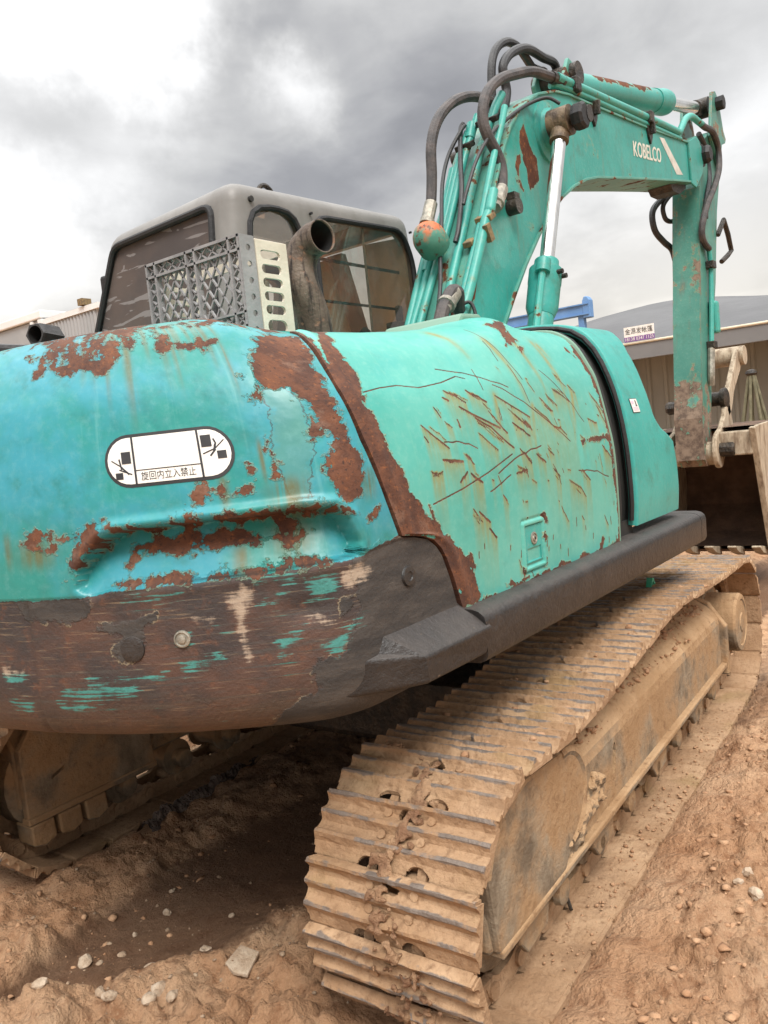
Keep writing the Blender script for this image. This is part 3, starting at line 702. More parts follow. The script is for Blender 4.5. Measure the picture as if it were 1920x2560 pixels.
link0 = lk.build('track_link', M['track'], shoe0)
bolt0 = None
def bolt_mesh():
    b = MB(); b.cyl((0, 0, .006), (0, 0, .0125), .0115, 10); return b.build('shoe_bolt', M['track'], shoe0)
bolt0 = bolt_mesh(); BOLT_XY = [(.078, -.062), (.132, -.075), (.078, .052), (.132, .052)]
def shoe_matrix(i, yc):
    a, b = HINGE[i], HINGE[i + 1]; t = (b - a) / np.linalg.norm(b - a); n = np.array([-t[1], t[0]])
    jx, jz = random.uniform(-.002, .002), random.uniform(-.002, .002); ja = random.uniform(-.012, .012)
    R = Matrix(((t[0], 0, n[0]), (0, 1, 0), (t[1], 0, n[1]))).to_4x4(); R.translation = (a[0] + jx, yc + random.uniform(-.004, .004), a[1] + jz)
    return TM @ R @ Matrix.Rotation(ja * .6, 4, 'Z')
first = True
for side in (-1, 1):
    for i in range(PITCH_N):
        if first: s = shoe0; l = link0
        else:
            s = shoe0.copy(); COL.objects.link(s); s.parent = EX; l = link0.copy(); COL.objects.link(l); l.parent = s
        s.matrix_local = shoe_matrix(i, side * 1.0025)
        if side < 0 and (i < 5 or i > PITCH_N - 4):
            for q, (bx, by) in enumerate(BOLT_XY):
                b = bolt0 if first and q == 0 else bolt0.copy()
                if b is not bolt0: COL.objects.link(b)
                b.parent = s; b.location = (bx, by, 0)
        first = False

def und(mb, name, mat, smooth=False, bevel=0, parent=EX, auto=35, seg=2):
    mb.v = [tuple(TM @ Vector(p)) for p in mb.v]; return mb.build(name, mat, parent, smooth, bevel, auto, seg)

for sd in (-1, 1):
    def Yp(y): return sd * y
    # box-section track frame
    f = MB(); sec = [(1.18, .255), (1.18, .465), (1.174, .495), (1.155, .525), (1.125, .552), (1.06, .592), (.90, .590), (.84, .50), (.84, .255)]
    f.prism([(Yp(y), z) for y, z in sec], -.14, 2.40, 'X')
    fr = und(f, 'track_frame', M['frame'], bevel=.012)
    if sd < 0:
        cs = []
        for (x, z, w, h, a) in [(.80, .395, .034, .105, .28), (-.005, .39, .010, .105, -.62)]:
            c = MB(); n = 10
            poly = [(x + w * .5 * math.cos(t) * math.cos(a) + h * .5 * math.sin(t) * math.sin(a), z - w * .5 * math.cos(t) * math.sin(a) + h * .5 * math.sin(t) * math.cos(a)) for t in np.linspace(0, 2 * PI, 14)[:-1]]
            c.prism(poly, -1.24, -1.10); cs.append(und(c, 'cutter', None))
        cut(fr, cs)
    # lower flange, end yoke
    f = MB(); f.box(-.12, 2.42, *sorted((Yp(1.10), Yp(1.205))), .243, .266); und(f, 'frame_flange', M['frame'], bevel=.006)
    f = MB(); f.prism([(Yp(1.21), .205), (Yp(1.21), .45), (Yp(1.13), .565), (Yp(1.02), .615), (Yp(.88), .615), (Yp(.88), .57), (Yp(1.01), .57), (Yp(1.10), .53), (Yp(1.17), .44), (Yp(1.17), .205)], 2.395, 2.440, 'X'); und(f, 'frame_end_yoke', M['frame'], bevel=.008)
    # motor guard at the sprocket end with its half-round rim
    f = MB(); arc = [(.33 + .155 * math.cos(a), .455 + .14 * math.sin(a)) for a in np.linspace(math.radians(80), math.radians(-75), 12)]
    f.prism([(-.125, .255), (-.150, .46), (-.085, .585), (.10, .615)] + arc + [(.30, .255)], Yp(1.150), Yp(1.200)); und(f, 'motor_guard', M['frame'], bevel=.012)
    f = MB(); f.tube(spline([(.35 + .14 * math.cos(a), Yp(1.185), .45 + .135 * math.sin(a)) for a in np.linspace(math.radians(95), math.radians(-85), 9)], 3), .020, 8); und(f, 'guard_rim', M['frame'], True)
    # torn mud lip under the rim
    Q = []; S_ = []
    for _ in range(150):
        g = random.random(); Q.append(TM @ Vector((.38 + .24 * g + random.gauss(0, .020), Yp(1.176 + random.uniform(0, .016)), .285 + .085 * g + random.gauss(0, .022)))); S_.append(.006 + .013 * random.random() ** 2)
    V, F = blobs(np.array(Q), np.array(S_), 27 + sd, .9, .5); k = mesh_obj('caked_mud', V, F, M['frame'], EX, smooth=True); k['kind'] = 'stuff'
    rm = k.modifiers.new('fuse', 'REMESH'); rm.mode = 'VOXEL'; rm.voxel_size = .006; bpy.context.view_layer.update(); apply_mods(k)
    # sprocket
    f = MB(); T = 42; poly = [(.02 + (.285 if (i % 4) in (1, 2) else .245) * math.cos(2 * PI * i / T * 1), .337 + (.285 if (i % 4) in (1, 2) else .245) * math.sin(2 * PI * i / T)) for i in range(T)]
    f.prism(poly, Yp(.985), Yp(1.02)); und(f, 'sprocket', M['track'], bevel=.004)
    f = MB(); lathe_safe(f, [(0, .20), (.10, .20), (.13, .16), (.14, .05)], (.02, Yp(1.02), .337), (0, sd, 0)); lathe_safe(f, [(0, .20), (.12, .20), (.13, .18)], (.02, Yp(.985), .337), (0, -sd, 0)); und(f, 'drive_hub', M['frame'], True)
    # idler wheel at the front
    f = MB(); lathe_safe(f, [(-.075, .20), (-.075, .245), (-.03, .25), (-.03, .275), (.03, .275), (.03, .25), (.075, .245), (.075, .20)], (2.66, Yp(1.0), .36), (0, 1, 0), 36); und(f, 'idler_wheel', M['frame'], True)
    f = MB(); lathe_safe(f, [(.07, .150), (.222, .150), (.234, .143), (.237, .120), (.232, .113), (.235, .05), (.240, .045)], (2.64, Yp(1.0), .415), (0, sd, 0), 36); und(f, 'idler_hub', M['frame'], True, auto=30)
    # rollers
    for x in np.linspace(.36, 2.28, 7):
        f = MB(); lathe_safe(f, [(-.165, .022), (-.160, .040), (-.140, .044), (-.135, .036), (-.105, .040), (-.10, .082), (-.085, .084), (-.08, .066), (-.03, .064), (.03, .064), (.08, .066), (.085, .084), (.10, .082), (.105, .040), (.135, .036), (.140, .044), (.160, .040), (.165, .022)], (float(x), Yp(1.0), .155), (0, 1, 0), 18); und(f, 'track_roller', M['frame'], True)
    for x in (.98, 1.72):
        f = MB(); lathe_safe(f, [(-.08, .05), (-.06, .062), (.06, .062), (.08, .05)], (x, Yp(1.0), .618), (0, 1, 0), 16); f.box(x - .035, x + .035, *sorted((Yp(.92), Yp(1.07))), .57, .615); und(f, 'carrier_roller', M['frame'], True)
    for x in (.15, .70, 1.35, 1.95):                              # roller guards and bolted feet under the flange
        f = MB(); f.prism([(x - .11, .25), (x + .11, .25), (x + .075, .135), (x - .06, .125), (x - .10, .17)], Yp(1.145), Yp(1.165)); und(f, 'roller_guard', M['frame'], bevel=.006)
# inner guard plate and ribs of the far track, seen under the counterweight
f = MB(); f.prism([(-.135, .225), (-.135, .50), (-.06, .60), (.46, .60), (.478, .205)], .800, .835); gp = und(f, 'inner_guard_plate', M['frame'], bevel=.006)
c = MB(); c.prism([(-.018, .345), (.040, .368), (.044, .384), (-.014, .361)], .77, .86); cut(gp, [und(c, 'cutter', None)])
f = MB(); f.box(-.14, .478, .790, .84, .205, .232); und(f, 'guard_flange', M['frame'], bevel=.005)
for x in (-.10, .02, .14):
    f = MB(); f.prism([(x - .035, .205), (x + .065, .205), (x + .070, .125), (x + .02, .105), (x - .03, .12)], .79, .90); und(f, 'guard_foot', M['frame'], bevel=.008)

# car body and swing bearing
f = MB(); f.prism([(.72, -.83), (2.1, -.83), (2.1, .83), (.72, .83)], .36, .62, 'Z'); und(f, 'car_body', M['grease'], bevel=.03)  # dark material paints the shade beneath the machine deeper
f = MB(); lathe_safe(f, [(0, .50), (.09, .50), (.09, .58), (.24, .58)], (1.45, 0, .62), (0, 0, 1), 40); und(f, 'swing_bearing', M['grease'], True)

# dried mud stuck in the chain at the back of the near track
P = []; S = []
for _ in range(520):
    a = random.uniform(95, 262); r = .337 + .008 + random.uniform(-.004, .020) * math.exp(-((a - 200) / 60) ** 2); w = .014 + .034 * math.exp(-((a - 205) / 40) ** 2)
    yy = -1.0 + .03 * math.sin(a * .09) - .02 * math.sin((a - 120) / 50) + random.gauss(0, w)
    P.append(TM @ Vector((.02 + r * math.cos(math.radians(a)), yy, .337 + r * math.sin(math.radians(a))))); S.append(.003 + .009 * random.random() ** 3)
V, F = blobs(np.array(P), np.array(S), 17, .8, .5)
k = mesh_obj('mud_cake', V, F, M['mudcake'], EX, smooth=True); k['kind'] = 'stuff'
rm = k.modifiers.new('fuse', 'REMESH'); rm.mode = 'VOXEL'; rm.voxel_size = .0045; bpy.context.view_layer.update(); apply_mods(k)
# crumbs lying on the top run
P = []; S = []
for _ in range(520):
    i = random.randrange(2, 19); t = random.random(); q = HINGE[i] * (1 - t) + HINGE[i + 1] * t; y = -1.0 + random.uniform(-.235, .235)
    if vnoise(np.array([q[0] * 6]), np.array([y * 9]), 4)[0] < .45: continue
    P.append(TM @ Vector((q[0], y, q[1] + .012))); S.append(.003 + .013 * random.random() ** 3)
for _ in range(330):                                              # and on the inner faces of the bottom run
    x = random.uniform(.2, 2.6); P.append(TM @ Vector((x, random.uniform(-1.24, -1.13), .014))); S.append(.002 + .006 * random.random() ** 3)
V, F = blobs(np.array(P), np.array(S), 18, .6, .38, 1)
k = mesh_obj('soil_crumbs', V, F, M['clod'], EX); k['kind'] = 'stuff'
# soil that has settled on the near track frame
P = []; S = []
for _ in range(700):
    x = random.uniform(.0, 2.3); t = random.random() ** .7; y = -1.175 + .115 * t; z = .515 + .075 * t
    if vnoise(np.array([x * 5]), np.array([t * 3]), 14)[0] < .42: continue
    P.append(TM @ Vector((x, y, z + .004))); S.append(.003 + .011 * random.random() ** 3)
V, F = blobs(np.array(P), np.array(S), 19, .6, .38, 1)
k = mesh_obj('settled_soil', V, F, M['clod'], EX); k['kind'] = 'stuff'
f = MB(); f.box(-.30, 0, -.014, .014, 0, .008)
f = MB(); f.prism([(1.79, .77), (1.82, .795), (1.845, .772), (1.835, .803), (1.815, .808)], -1.045, -1.02); f.box(1.83, 1.87, -1.04, -1.02, .772, .778)
k = und(f, 'plastic_scrap', M['leafgreen']); k.parent = None; tag(k, 'torn scrap of green plastic lying on top of the near track', 'scrap')

# ---- counterweight: one skin (s = arc round the tail, + to the machine's right; t = up the profile)
# ---- counterweight surface: plan path (s) x profile (t)
CW_C, CW_R, CW_W, CW_F = -.62, 1.58, 1.12, .2
CW_PROF = [(.30,.878),(.16,.878),(.09,.884),(.045,.905),(.018,.945),(.004,1.0),(0,1.06),(0,1.41),(.013,1.516),(.043,1.666),(.081,1.741),(.12,1.805),(.16,1.842),(.22,1.868),(.30,1.885),(.42,1.895),(.75,1.905)]
def smooth_poly(P, n, it=3):
    P=np.array(P,float)
    for _ in range(it):
        Q=[P[0]]
        for a,b in zip(P[:-1],P[1:]): Q+= [a*.75+b*.25, a*.25+b*.75]
        Q.append(P[-1]); P=np.array(Q)
    L=np.r_[0,np.cumsum(np.linalg.norm(np.diff(P,axis=0),axis=1))]
    t=np.linspace(0,L[-1],n)
    return np.stack([np.interp(t,L,P[:,k]) for k in range(P.shape[1])],-1), t
def cw_plan(i, s):
    """plan position for inset i (array) and base arc coordinate s (0 at rear centre, + to the machine's right)"""
    R=CW_R-i; W=CW_W-i; F=np.minimum(CW_F+.35*i,W*.9)
    def seg(R,W,F):
        cy=W-F; rc=R-F; cx=np.sqrt(rc**2-cy**2); phi=np.arctan2(cy,cx)  # angle from -X axis
        return cx,cy,phi
    cx0,cy0,ph0=seg(CW_R,CW_W,CW_F)
    La=CW_R*ph0; Lf=CW_F*(np.pi/2-ph0)
    cx,cy,ph=seg(R,W,F)
    a=np.abs(s); sg=np.sign(s)
    k1=np.clip(a/La,0,1); k2=np.clip((a-La)/Lf,0,1); k3=np.clip(a-La-Lf,0,None)
    th=ph*k1
    x=-R*np.cos(th); y=R*np.sin(th)
    th2=ph+(np.pi/2-ph)*k2
    x2=-cx-F*np.cos(th2); y2=cy+F*np.sin(th2)
    x=np.where(k2>0,x2,x); y=np.where(k2>0,y2,y)
    x=np.where(k3>0,-cx+k3,x); y=np.where(k3>0,W,y)
    return x+CW_C,-sg*y   # + s -> right side (negative Y)
CW_LA=CW_R*np.arctan2(CW_W-CW_F,np.sqrt((CW_R-CW_F)**2-(CW_W-CW_F)**2))
CW_T,CW_TT=smooth_poly(CW_PROF,400)
def cw_point(s,t):
    i=np.interp(t,CW_TT,CW_T[:,0]); z=np.interp(t,CW_TT,CW_T[:,1])
    x,y=cw_plan(i,s)
    q=np.clip((s-1.10)/.17,0,1); w=np.clip((z-1.50)/.33,0,1); z=z-.048*q*q*(3-2*q)*w*w*(3-2*w)
    return np.stack([x,y,z],-1)
# ---- engine door: profile in (Y,z), extruded along X
DOOR_PROF=[(-1.118,1.062),(-1.124,1.25),(-1.122,1.409),(-1.107,1.516),(-1.077,1.666),(-1.039,1.741),(-.997,1.815),(-.95,1.858),(-.886,1.885),(-.75,1.893),(-.45,1.870)]
D_T,D_TT=smooth_poly(DOOR_PROF,400)
def door_point(x,t):
    z=np.interp(t,D_TT,D_T[:,1]); w=np.clip((z-1.45)/.40,0,1)
    return np.stack([x+0*t,np.interp(t,D_TT,D_T[:,0]),z+w*w*(3-2*w)*np.interp(x,[-1.75,-1.6,-1.3,-1.1,-.9,-.7],[-.062,-.060,-.050,-.037,-.018,0])],-1)

CWM={'rust': [[(.508,1.146),(.514,1.194),(.562,1.236),(.694,1.254),(.79,1.212),(.808,1.194),(.772,1.158),(.736,1.134),(.706,1.122),(.658,1.14),(.628,1.128),(.592,1.14),(.556,1.164),(.526,1.134)],[(.892,1.194),(.922,1.224),(.952,1.212),(.934,1.182),(.892,1.17)],[(1.006,1.176),(1.048,1.188),(1.042,1.176),(1.006,1.146)],[(.97,1.182),(1.0,1.182),(.988,1.17),(.97,1.17)],[(1.162,1.194),(1.216,1.242),(1.246,1.242),(1.252,1.17),(1.258,1.104),(1.264,1.026),(1.27,.978),(1.282,.924),(1.306,.852),(1.294,.786),(1.258,.756),(1.228,.78),(1.216,.828),(1.21,.87),(1.234,.888),(1.24,.936),(1.21,.954),(1.21,.99),(1.204,1.008),(1.198,1.02),(1.174,1.038),(1.138,1.044),(1.108,1.05),(1.108,1.098),(1.12,1.128),(1.15,1.158)],[(1.204,.996),(1.21,.954),(1.21,.93),(1.198,.912),(1.186,.912),(1.198,.936)],[(1.096,.894),(1.102,.858),(1.108,.834),(1.102,.828),(1.09,.87)],[(.91,.81),(.922,.84),(.94,.834),(.946,.822),(.946,.804),(.922,.798)],[(.976,.822),(.988,.828),(.988,.816),(.976,.81)],[(1.006,.816),(1.03,.822),(1.03,.81),(1.0,.81)],[(1.084,.906),(1.096,.912),(1.096,.9),(1.084,.9)],[(1.042,.864),(1.054,.858),(1.048,.852),(1.042,.852)],[(1.312,.738),(1.348,.732),(1.342,.714),(1.306,.72)],[(.478,.762),(.508,.768),(.55,.762),(.538,.75),(.484,.75)],[(.466,.738),(.496,.738),(.55,.72),(.538,.714),(.478,.726)],[(.658,.78),(.688,.78),(.676,.768),(.706,.762),(.694,.75),(.658,.72),(.622,.684),(.598,.654),(.58,.654),(.598,.702),(.622,.738),(.586,.744),(.616,.756),(.64,.756)],[(.712,.756),(.898,.762),(1.006,.762),(1.09,.768),(1.168,.768),(1.246,.756),(1.27,.726),(1.246,.744),(1.186,.756),(1.138,.75),(1.06,.744),(.898,.744),(.712,.744)],[(.724,.714),(.76,.726),(.808,.726),(.838,.732),(.874,.732),(.91,.726),(.964,.732),(1.006,.714),(1.054,.708),(1.102,.702),(1.12,.69),(1.102,.678),(1.078,.696),(1.0,.69),(.946,.69),(.922,.684),(.892,.696),(.856,.684),(.802,.696),(.778,.69),(.742,.696),(.73,.672),(.718,.678)],[(1.066,.738),(1.126,.738),(1.132,.72),(1.084,.708),(1.06,.714)],[(.688,.636),(.772,.636),(.856,.636),(.994,.642),(1.102,.648),(1.198,.648),(1.198,.636),(1.048,.624),(.88,.624),(.694,.624)],[(1.132,.726),(1.144,.714),(1.138,.696),(1.132,.708)],[(1.162,.714),(1.18,.708),(1.174,.702),(1.162,.708)],[(1.204,.72),(1.216,.714),(1.216,.702),(1.21,.702)],[(1.078,1.08),(1.084,1.074),(1.084,1.056),(1.078,1.056)],[(1.078,1.02),(1.09,1.02),(1.084,1.014)],[(1.24,1.326),(1.198,1.296),(1.132,1.278),(1.048,1.302),(1.042,1.248),(1.168,1.29),(1.198,1.29),(1.198,1.224)]],'cream': [[(.952,.582),(.982,.594),(.988,.612),(1.012,.588),(1.0,.558),(.982,.522),(.988,.504),(.988,.426),(.982,.426),(.976,.498),(.97,.552)],[(1.132,.516),(1.156,.522),(1.186,.504),(1.18,.492),(1.144,.51)],[(1.216,.612),(1.264,.618),(1.294,.606),(1.282,.582),(1.228,.57),(1.216,.588)],[(.868,.546),(.916,.54),(.916,.534),(.874,.54)],[(.346,.438),(.406,.438),(.406,.432),(.34,.426)]],'teal': [[(.832,.438),(.916,.456),(.934,.444),(.832,.42)],[(.514,.39),(.718,.402),(.706,.372),(.502,.366)],[(.598,.414),(.796,.42),(.796,.414),(.604,.408)],[(.922,.522),(.946,.516),(.94,.51)],[(1.156,.444),(1.198,.474),(1.282,.516),(1.234,.48),(1.186,.414)],[(.718,.6),(.85,.606),(.85,.594),(.73,.594)],[(1.012,.618),(1.114,.618),(1.108,.6),(1.024,.606)],[(1.054,.474),(1.12,.498),(1.102,.468),(1.06,.438)],[(.334,.426),(.412,.426),(.4,.402),(.346,.402)],[(1.132,.6),(1.204,.606),(1.204,.564),(1.132,.558)],[(1.024,.558),(1.072,.564),(1.066,.552)],[(.496,.354),(.622,.354),(.604,.336),(.502,.336)],[(.832,.516),(.844,.516),(.862,.51),(.856,.486),(.844,.48),(.826,.486)],[(1.042,.576),(1.078,.576),(1.072,.57)],[(.346,.36),(.418,.354),(.406,.336),(.352,.342)]],'grey': [[(.418,.606),(.628,.606),(.628,.558),(.592,.546),(.436,.558)],[(.682,.498),(.7,.51),(.724,.498),(.736,.474),(.724,.456),(.688,.456),(.67,.474)],[(.784,.558),(.754,.516),(.76,.48),(.73,.486),(.694,.516),(.634,.522),(.634,.54),(.7,.546)],[(1.21,.546),(1.234,.552),(1.24,.522),(1.204,.51)],[(1.264,.552),(1.288,.564),(1.318,.534),(1.294,.504),(1.27,.522)],[(1.312,.636),(1.408,.654),(1.444,.648),(1.534,.63),(1.576,.606),(1.624,.516),(1.636,.444),(1.48,.444),(1.366,.438),(1.282,.432),(1.234,.426),(1.204,.414),(1.294,.36),(1.246,.324),(1.186,.336),(1.126,.354),(1.126,.426),(1.186,.42),(1.246,.438),(1.294,.468),(1.33,.504),(1.342,.54),(1.336,.582)],[(1.235,.655),(1.72,.66),(1.72,.2),(1.02,.2),(1.06,.3),(1.15,.36),(1.21,.44),(1.25,.53)]],'fade': [[(1.114,1.038),(1.168,1.05),(1.186,1.02),(1.192,.984),(1.198,.918),(1.192,.87),(1.168,.828),(1.168,.786),(1.12,.786),(1.114,.84),(1.096,.882),(1.108,.924),(1.114,.978)]],'lip': [[(.61,.63),(.604,.666),(.628,.69),(.664,.72),(.694,.75),(.718,.75),(.898,.756),(1.006,.756),(1.168,.762),(1.222,.756),(1.252,.726),(1.276,.666),(1.264,.642),(1.198,.642),(1.048,.63),(.886,.63),(.688,.63),(.67,.618),(.628,.612)]],'bandline': [[(.37,.606),(.52,.606),(.604,.612),(.688,.624),(.856,.624),(.994,.63),(1.204,.636),(1.276,.642),(1.294,.648)],[(1.408,.654)]],'gap': [[(1.27,1.314),(1.258,1.236),(1.276,1.074),(1.312,.9),(1.36,.78),(1.408,.654),(1.432,.66),(1.48,.654),(1.534,.636),(1.576,.606),(1.618,.522),(1.642,.444)]],'sticker': [[(.79,.96),(.952,.966),(.94,.852),(.784,.846),(.712,.918),(1.018,.912)]],'hole': [[(.844,.498),(.7,.48)]]}  # the rust outline along the recess lip also paints its shadow
DRM={'rust': [[(-1.524,.906),(-1.482,.906),(-1.554,.804),(-1.56,.744),(-1.548,.708),(-1.566,.654),(-1.596,.594),(-1.578,.57),(-1.554,.504),(-1.554,.45),(-1.512,.396),(-1.5,.342),(-1.464,.312),(-1.44,.276),(-1.392,.24),(-1.35,.204),(-1.296,.162),(-1.266,.126),(-1.23,.072),(-1.206,.024),(-1.212,.0),(-1.29,.012),(-1.32,.054),(-1.368,.144),(-1.416,.21),(-1.566,.24),(-1.656,.456),(-1.668,.624),(-1.626,.774)],[(-0.144,.834),(-0.162,.774),(-0.138,.69),(-0.15,.624),(-0.15,.498),(-0.162,.42),(-0.18,.312),(-0.174,.174),(-0.192,.222),(-0.198,.348),(-0.186,.444),(-0.192,.576),(-0.198,.66),(-0.21,.738)],[(-0.444,.402),(-0.234,.408),(-0.162,.408),(-0.168,.39),(-0.312,.39),(-0.396,.396),(-0.432,.384)],[(-0.72,.864),(-0.582,.876),(-0.636,.822),(-0.612,.78),(-0.66,.768),(-0.696,.792),(-0.678,.828)],[(-1.056,.012),(-1.02,.024),(-0.99,.012),(-0.918,.012),(-0.972,.0)],[(-0.72,.006),(-0.684,.018),(-0.606,.0),(-0.63,.0)],[(-0.36,.006),(-0.336,.048),(-0.318,.036),(-0.342,.0)],[(-1.248,.138),(-1.224,.102),(-1.242,.09),(-1.266,.12)],[(-1.488,.324),(-1.458,.288),(-1.476,.276),(-1.5,.33)],[(-1.422,.294),(-1.398,.258),(-1.41,.252)],[(-0.81,.192),(-0.78,.192),(-0.768,.156),(-0.78,.162)],[(-0.804,.126),(-0.774,.114),(-0.792,.096),(-0.81,.108)],[(-0.672,.816),(-0.612,.828),(-0.678,.762),(-0.726,.756)],[(-0.654,.744),(-0.612,.75),(-0.648,.726)],[(-0.258,.774),(-0.24,.732),(-0.21,.714),(-0.234,.72),(-0.27,.75)],[(-1.566,.624),(-1.59,.618),(-1.602,.6),(-1.584,.6)]],'scr': [[(-1.11,.612),(-1.02,.564)],[(-0.96,.582),(-0.876,.54),(-0.78,.498)],[(-0.906,.534),(-0.798,.462)],[(-1.176,.558),(-1.116,.528),(-0.984,.474)],[(-1.11,.516),(-0.93,.408)],[(-0.996,.498),(-0.948,.456)],[(-1.116,.468),(-1.026,.408)],[(-1.386,.51),(-1.344,.474),(-1.284,.432)],[(-1.302,.564),(-1.284,.528)],[(-1.224,.618),(-1.134,.57)],[(-1.242,.594),(-1.218,.582)],[(-0.732,.528),(-0.546,.426)],[(-0.678,.558),(-0.606,.51)],[(-0.564,.588),(-0.456,.54)],[(-0.504,.636),(-0.45,.594)],[(-0.432,.6),(-0.39,.57)],[(-0.342,.474),(-0.27,.456)],[(-0.93,.354),(-0.87,.33)],[(-0.894,.402),(-0.834,.354)],[(-0.582,.276),(-0.492,.24),(-0.456,.204)],[(-0.69,.324),(-0.648,.294)],[(-0.468,.3),(-0.408,.258)],[(-0.792,.378),(-0.738,.348)],[(-1.212,.258),(-1.17,.216)],[(-1.182,.246),(-1.128,.21)],[(-1.134,.192),(-1.098,.162)],[(-1.206,.408),(-1.176,.378)],[(-1.326,.402),(-1.23,.39)],[(-1.392,.378),(-1.368,.366),(-1.338,.372)],[(-1.26,.336),(-1.218,.36)],[(-0.81,.438),(-0.9,.486)],[(-0.942,.33),(-0.87,.336)],[(-0.96,.54),(-0.96,.498)],[(-0.264,.57),(-0.186,.498)],[(-0.234,.522),(-0.186,.45)],[(-0.264,.372),(-0.198,.324)],[(-0.3,.342),(-0.288,.294)],[(-0.624,.57),(-0.564,.528)],[(-1.026,.534),(-0.99,.498)],[(-1.272,.516),(-1.242,.492)],[(-1.206,.516),(-1.2,.492)],[(-0.834,.498),(-0.786,.456)],[(-1.2,.354),(-1.146,.324)],[(-0.708,.39),(-0.672,.366)],[(-1.386,.474),(-1.374,.456)],[(-1.038,.276),(-1.02,.258)]],'thin': [[(-1.572,.63),(-1.5,.642),(-1.422,.648),(-1.332,.636),(-1.212,.648),(-1.122,.666),(-1.08,.654)],[(-1.404,.294),(-1.254,.318),(-1.11,.348),(-0.948,.39)],[(-1.11,.294),(-0.978,.33)],[(-0.792,.684),(-0.756,.546)],[(-1.014,.684),(-1.014,.606)],[(-0.84,.786),(-0.834,.702)]],'flow': [[(-1.056,.858),(-1.014,.81),(-0.99,.732)],[(-0.828,.792),(-0.792,.696),(-0.762,.504)],[(-0.654,.774),(-0.636,.684),(-0.612,.57)],[(-0.51,.774),(-0.48,.636),(-0.48,.438)],[(-0.414,.576),(-0.504,.372)],[(-0.744,.534),(-0.804,.348)],[(-0.96,.582),(-1.002,.378)],[(-0.486,.762),(-0.456,.708)]],'latch': [[(-0.948,.18),(-0.786,.186),(-0.798,.024),(-0.942,.03),(-0.882,.12),(-0.936,.156),(-0.84,.162),(-0.828,.048),(-0.924,.054)]]}

def row_end(t):
    """where the counterweight stops at the door gap, by height"""
    g = [(0, 1.66), (.40, 1.655), (.444, 1.642), (.522, 1.618), (.585, 1.59), (.612, 1.567), (.634, 1.534), (.648, 1.48), (.655, 1.43), (.662, 1.409), (.78, 1.362), (.9, 1.312), (1.05, 1.278), (1.15, 1.266), (1.236, 1.258), (1.314, 1.260), (2.5, 1.26)]
    return np.interp(t, [p[0] for p in g], [p[1] for p in g])
tt = np.r_[np.linspace(0, .60, 76), np.linspace(.606, .80, 56), np.linspace(.806, 1.40, 100), np.linspace(1.43, CW_TT[-1], 8)]
cc_ = np.r_[np.linspace(-1.55, .06, 44), np.linspace(.07, 1.0, 150)]
nS = len(cc_) + 110
Sg = np.zeros((nS, len(tt))); Tg = np.repeat(tt[None], nS, 0)
for j, t in enumerate(tt): Sg[:, j] = np.r_[cc_, np.linspace(1.0, row_end(t), 111)[1:]]
Pg = cw_point(Sg.ravel(), Tg.ravel()); h = 1e-3
Ng = np.cross(cw_point(Sg.ravel() + h, Tg.ravel()) - Pg, cw_point(Sg.ravel(), Tg.ravel() + h) - Pg); Ng /= np.linalg.norm(Ng, axis=1)[:, None] + 1e-12
out = Pg.copy(); out[:, 2] -= 1.3; out[:, 0] += .3
if np.median(np.sum(Ng * out, 1)) < 0: Ng = -Ng
uvS = np.stack([Sg.ravel(), Tg.ravel()], -1)
# the lamp recess across the tail: a deep lip on top, shallow at the bottom, dents round it
LIP = [(.602, .628), (.606, .668), (.636, .700), (.672, .735), (.715, .752), (.898, .758), (1.006, .759), (1.150, .763), (1.215, .758), (1.250, .728), (1.272, .672), (1.262, .640), (1.198, .634), (1.048, .626), (.886, .622), (.688, .618), (.630, .606)]
ls = polys_sdf(uvS, [LIP], -.2, .12)
wv = (vnoise(uvS[:, 0] * 30, uvS[:, 1] * 30, 2) - .5) * .006
tr_ = np.clip((uvS[:, 1] - .612) / .145, 0, 1)
dep = sstep(ls + wv * .5, .0, .009) * (.012 + .062 * tr_ ** .8)
dep -= .011 * np.exp(-((ls + .013) / .012) ** 2) * (.25 + .75 * tr_)                      # rolled edge
dep += .010 * np.exp(-((ls - .003) / .0035) ** 2) * (1 - sstep(tr_, .1, .35))             # crack under it
dep += .003 * (fbm(uvS[:, 0] * 6, uvS[:, 1] * 6, 3, 44) - .5) + .010 * np.exp(-(((uvS[:, 0] - 1.13) / .05) ** 2 + ((uvS[:, 1] - .535) / .03) ** 2))
dep += .004 * np.exp(-((uvS[:, 0] - .445 - .03 * (uvS[:, 1] - .5)) / .007) ** 2) * (uvS[:, 1] < .6)   # weld line in the band
dep += .0035 * (1 - sstep(uvS[:, 1] - np.interp(uvS[:, 0], [0, .60, .85, 1.2, 1.3, 1.41], [.606, .610, .622, .634, .648, .656]), -.004, .001))
dep += .010 * np.exp(-(((uvS[:, 0] - .43) / .35) ** 2 + ((uvS[:, 1] - 1.20) / .06) ** 2)) * (fbm(uvS[:, 0] * 12, uvS[:, 1] * 12, 3, 4) - .3)
Pg2 = Pg - Ng * dep[:, None]
A = {}
A['rust'] = polys_sdf(uvS, CWM['rust'], -.2)
A['rust'] = np.where(uvS[:, 0] < .28, np.maximum(A['rust'], (fbm(uvS[:, 0] * 5, uvS[:, 1] * 5, 4, 8) - .64) * .3), A['rust'])
A['rust'] = np.maximum(A['rust'], np.where(uvS[:, 1] > 1.16, -.006 + (uvS[:, 1] - 1.262) * .12 + (fbm(uvS[:, 0] * 8, uvS[:, 1] * 8, 4, 18) - .5) * .09 - .03 * (uvS[:, 0] < .45), -.2))
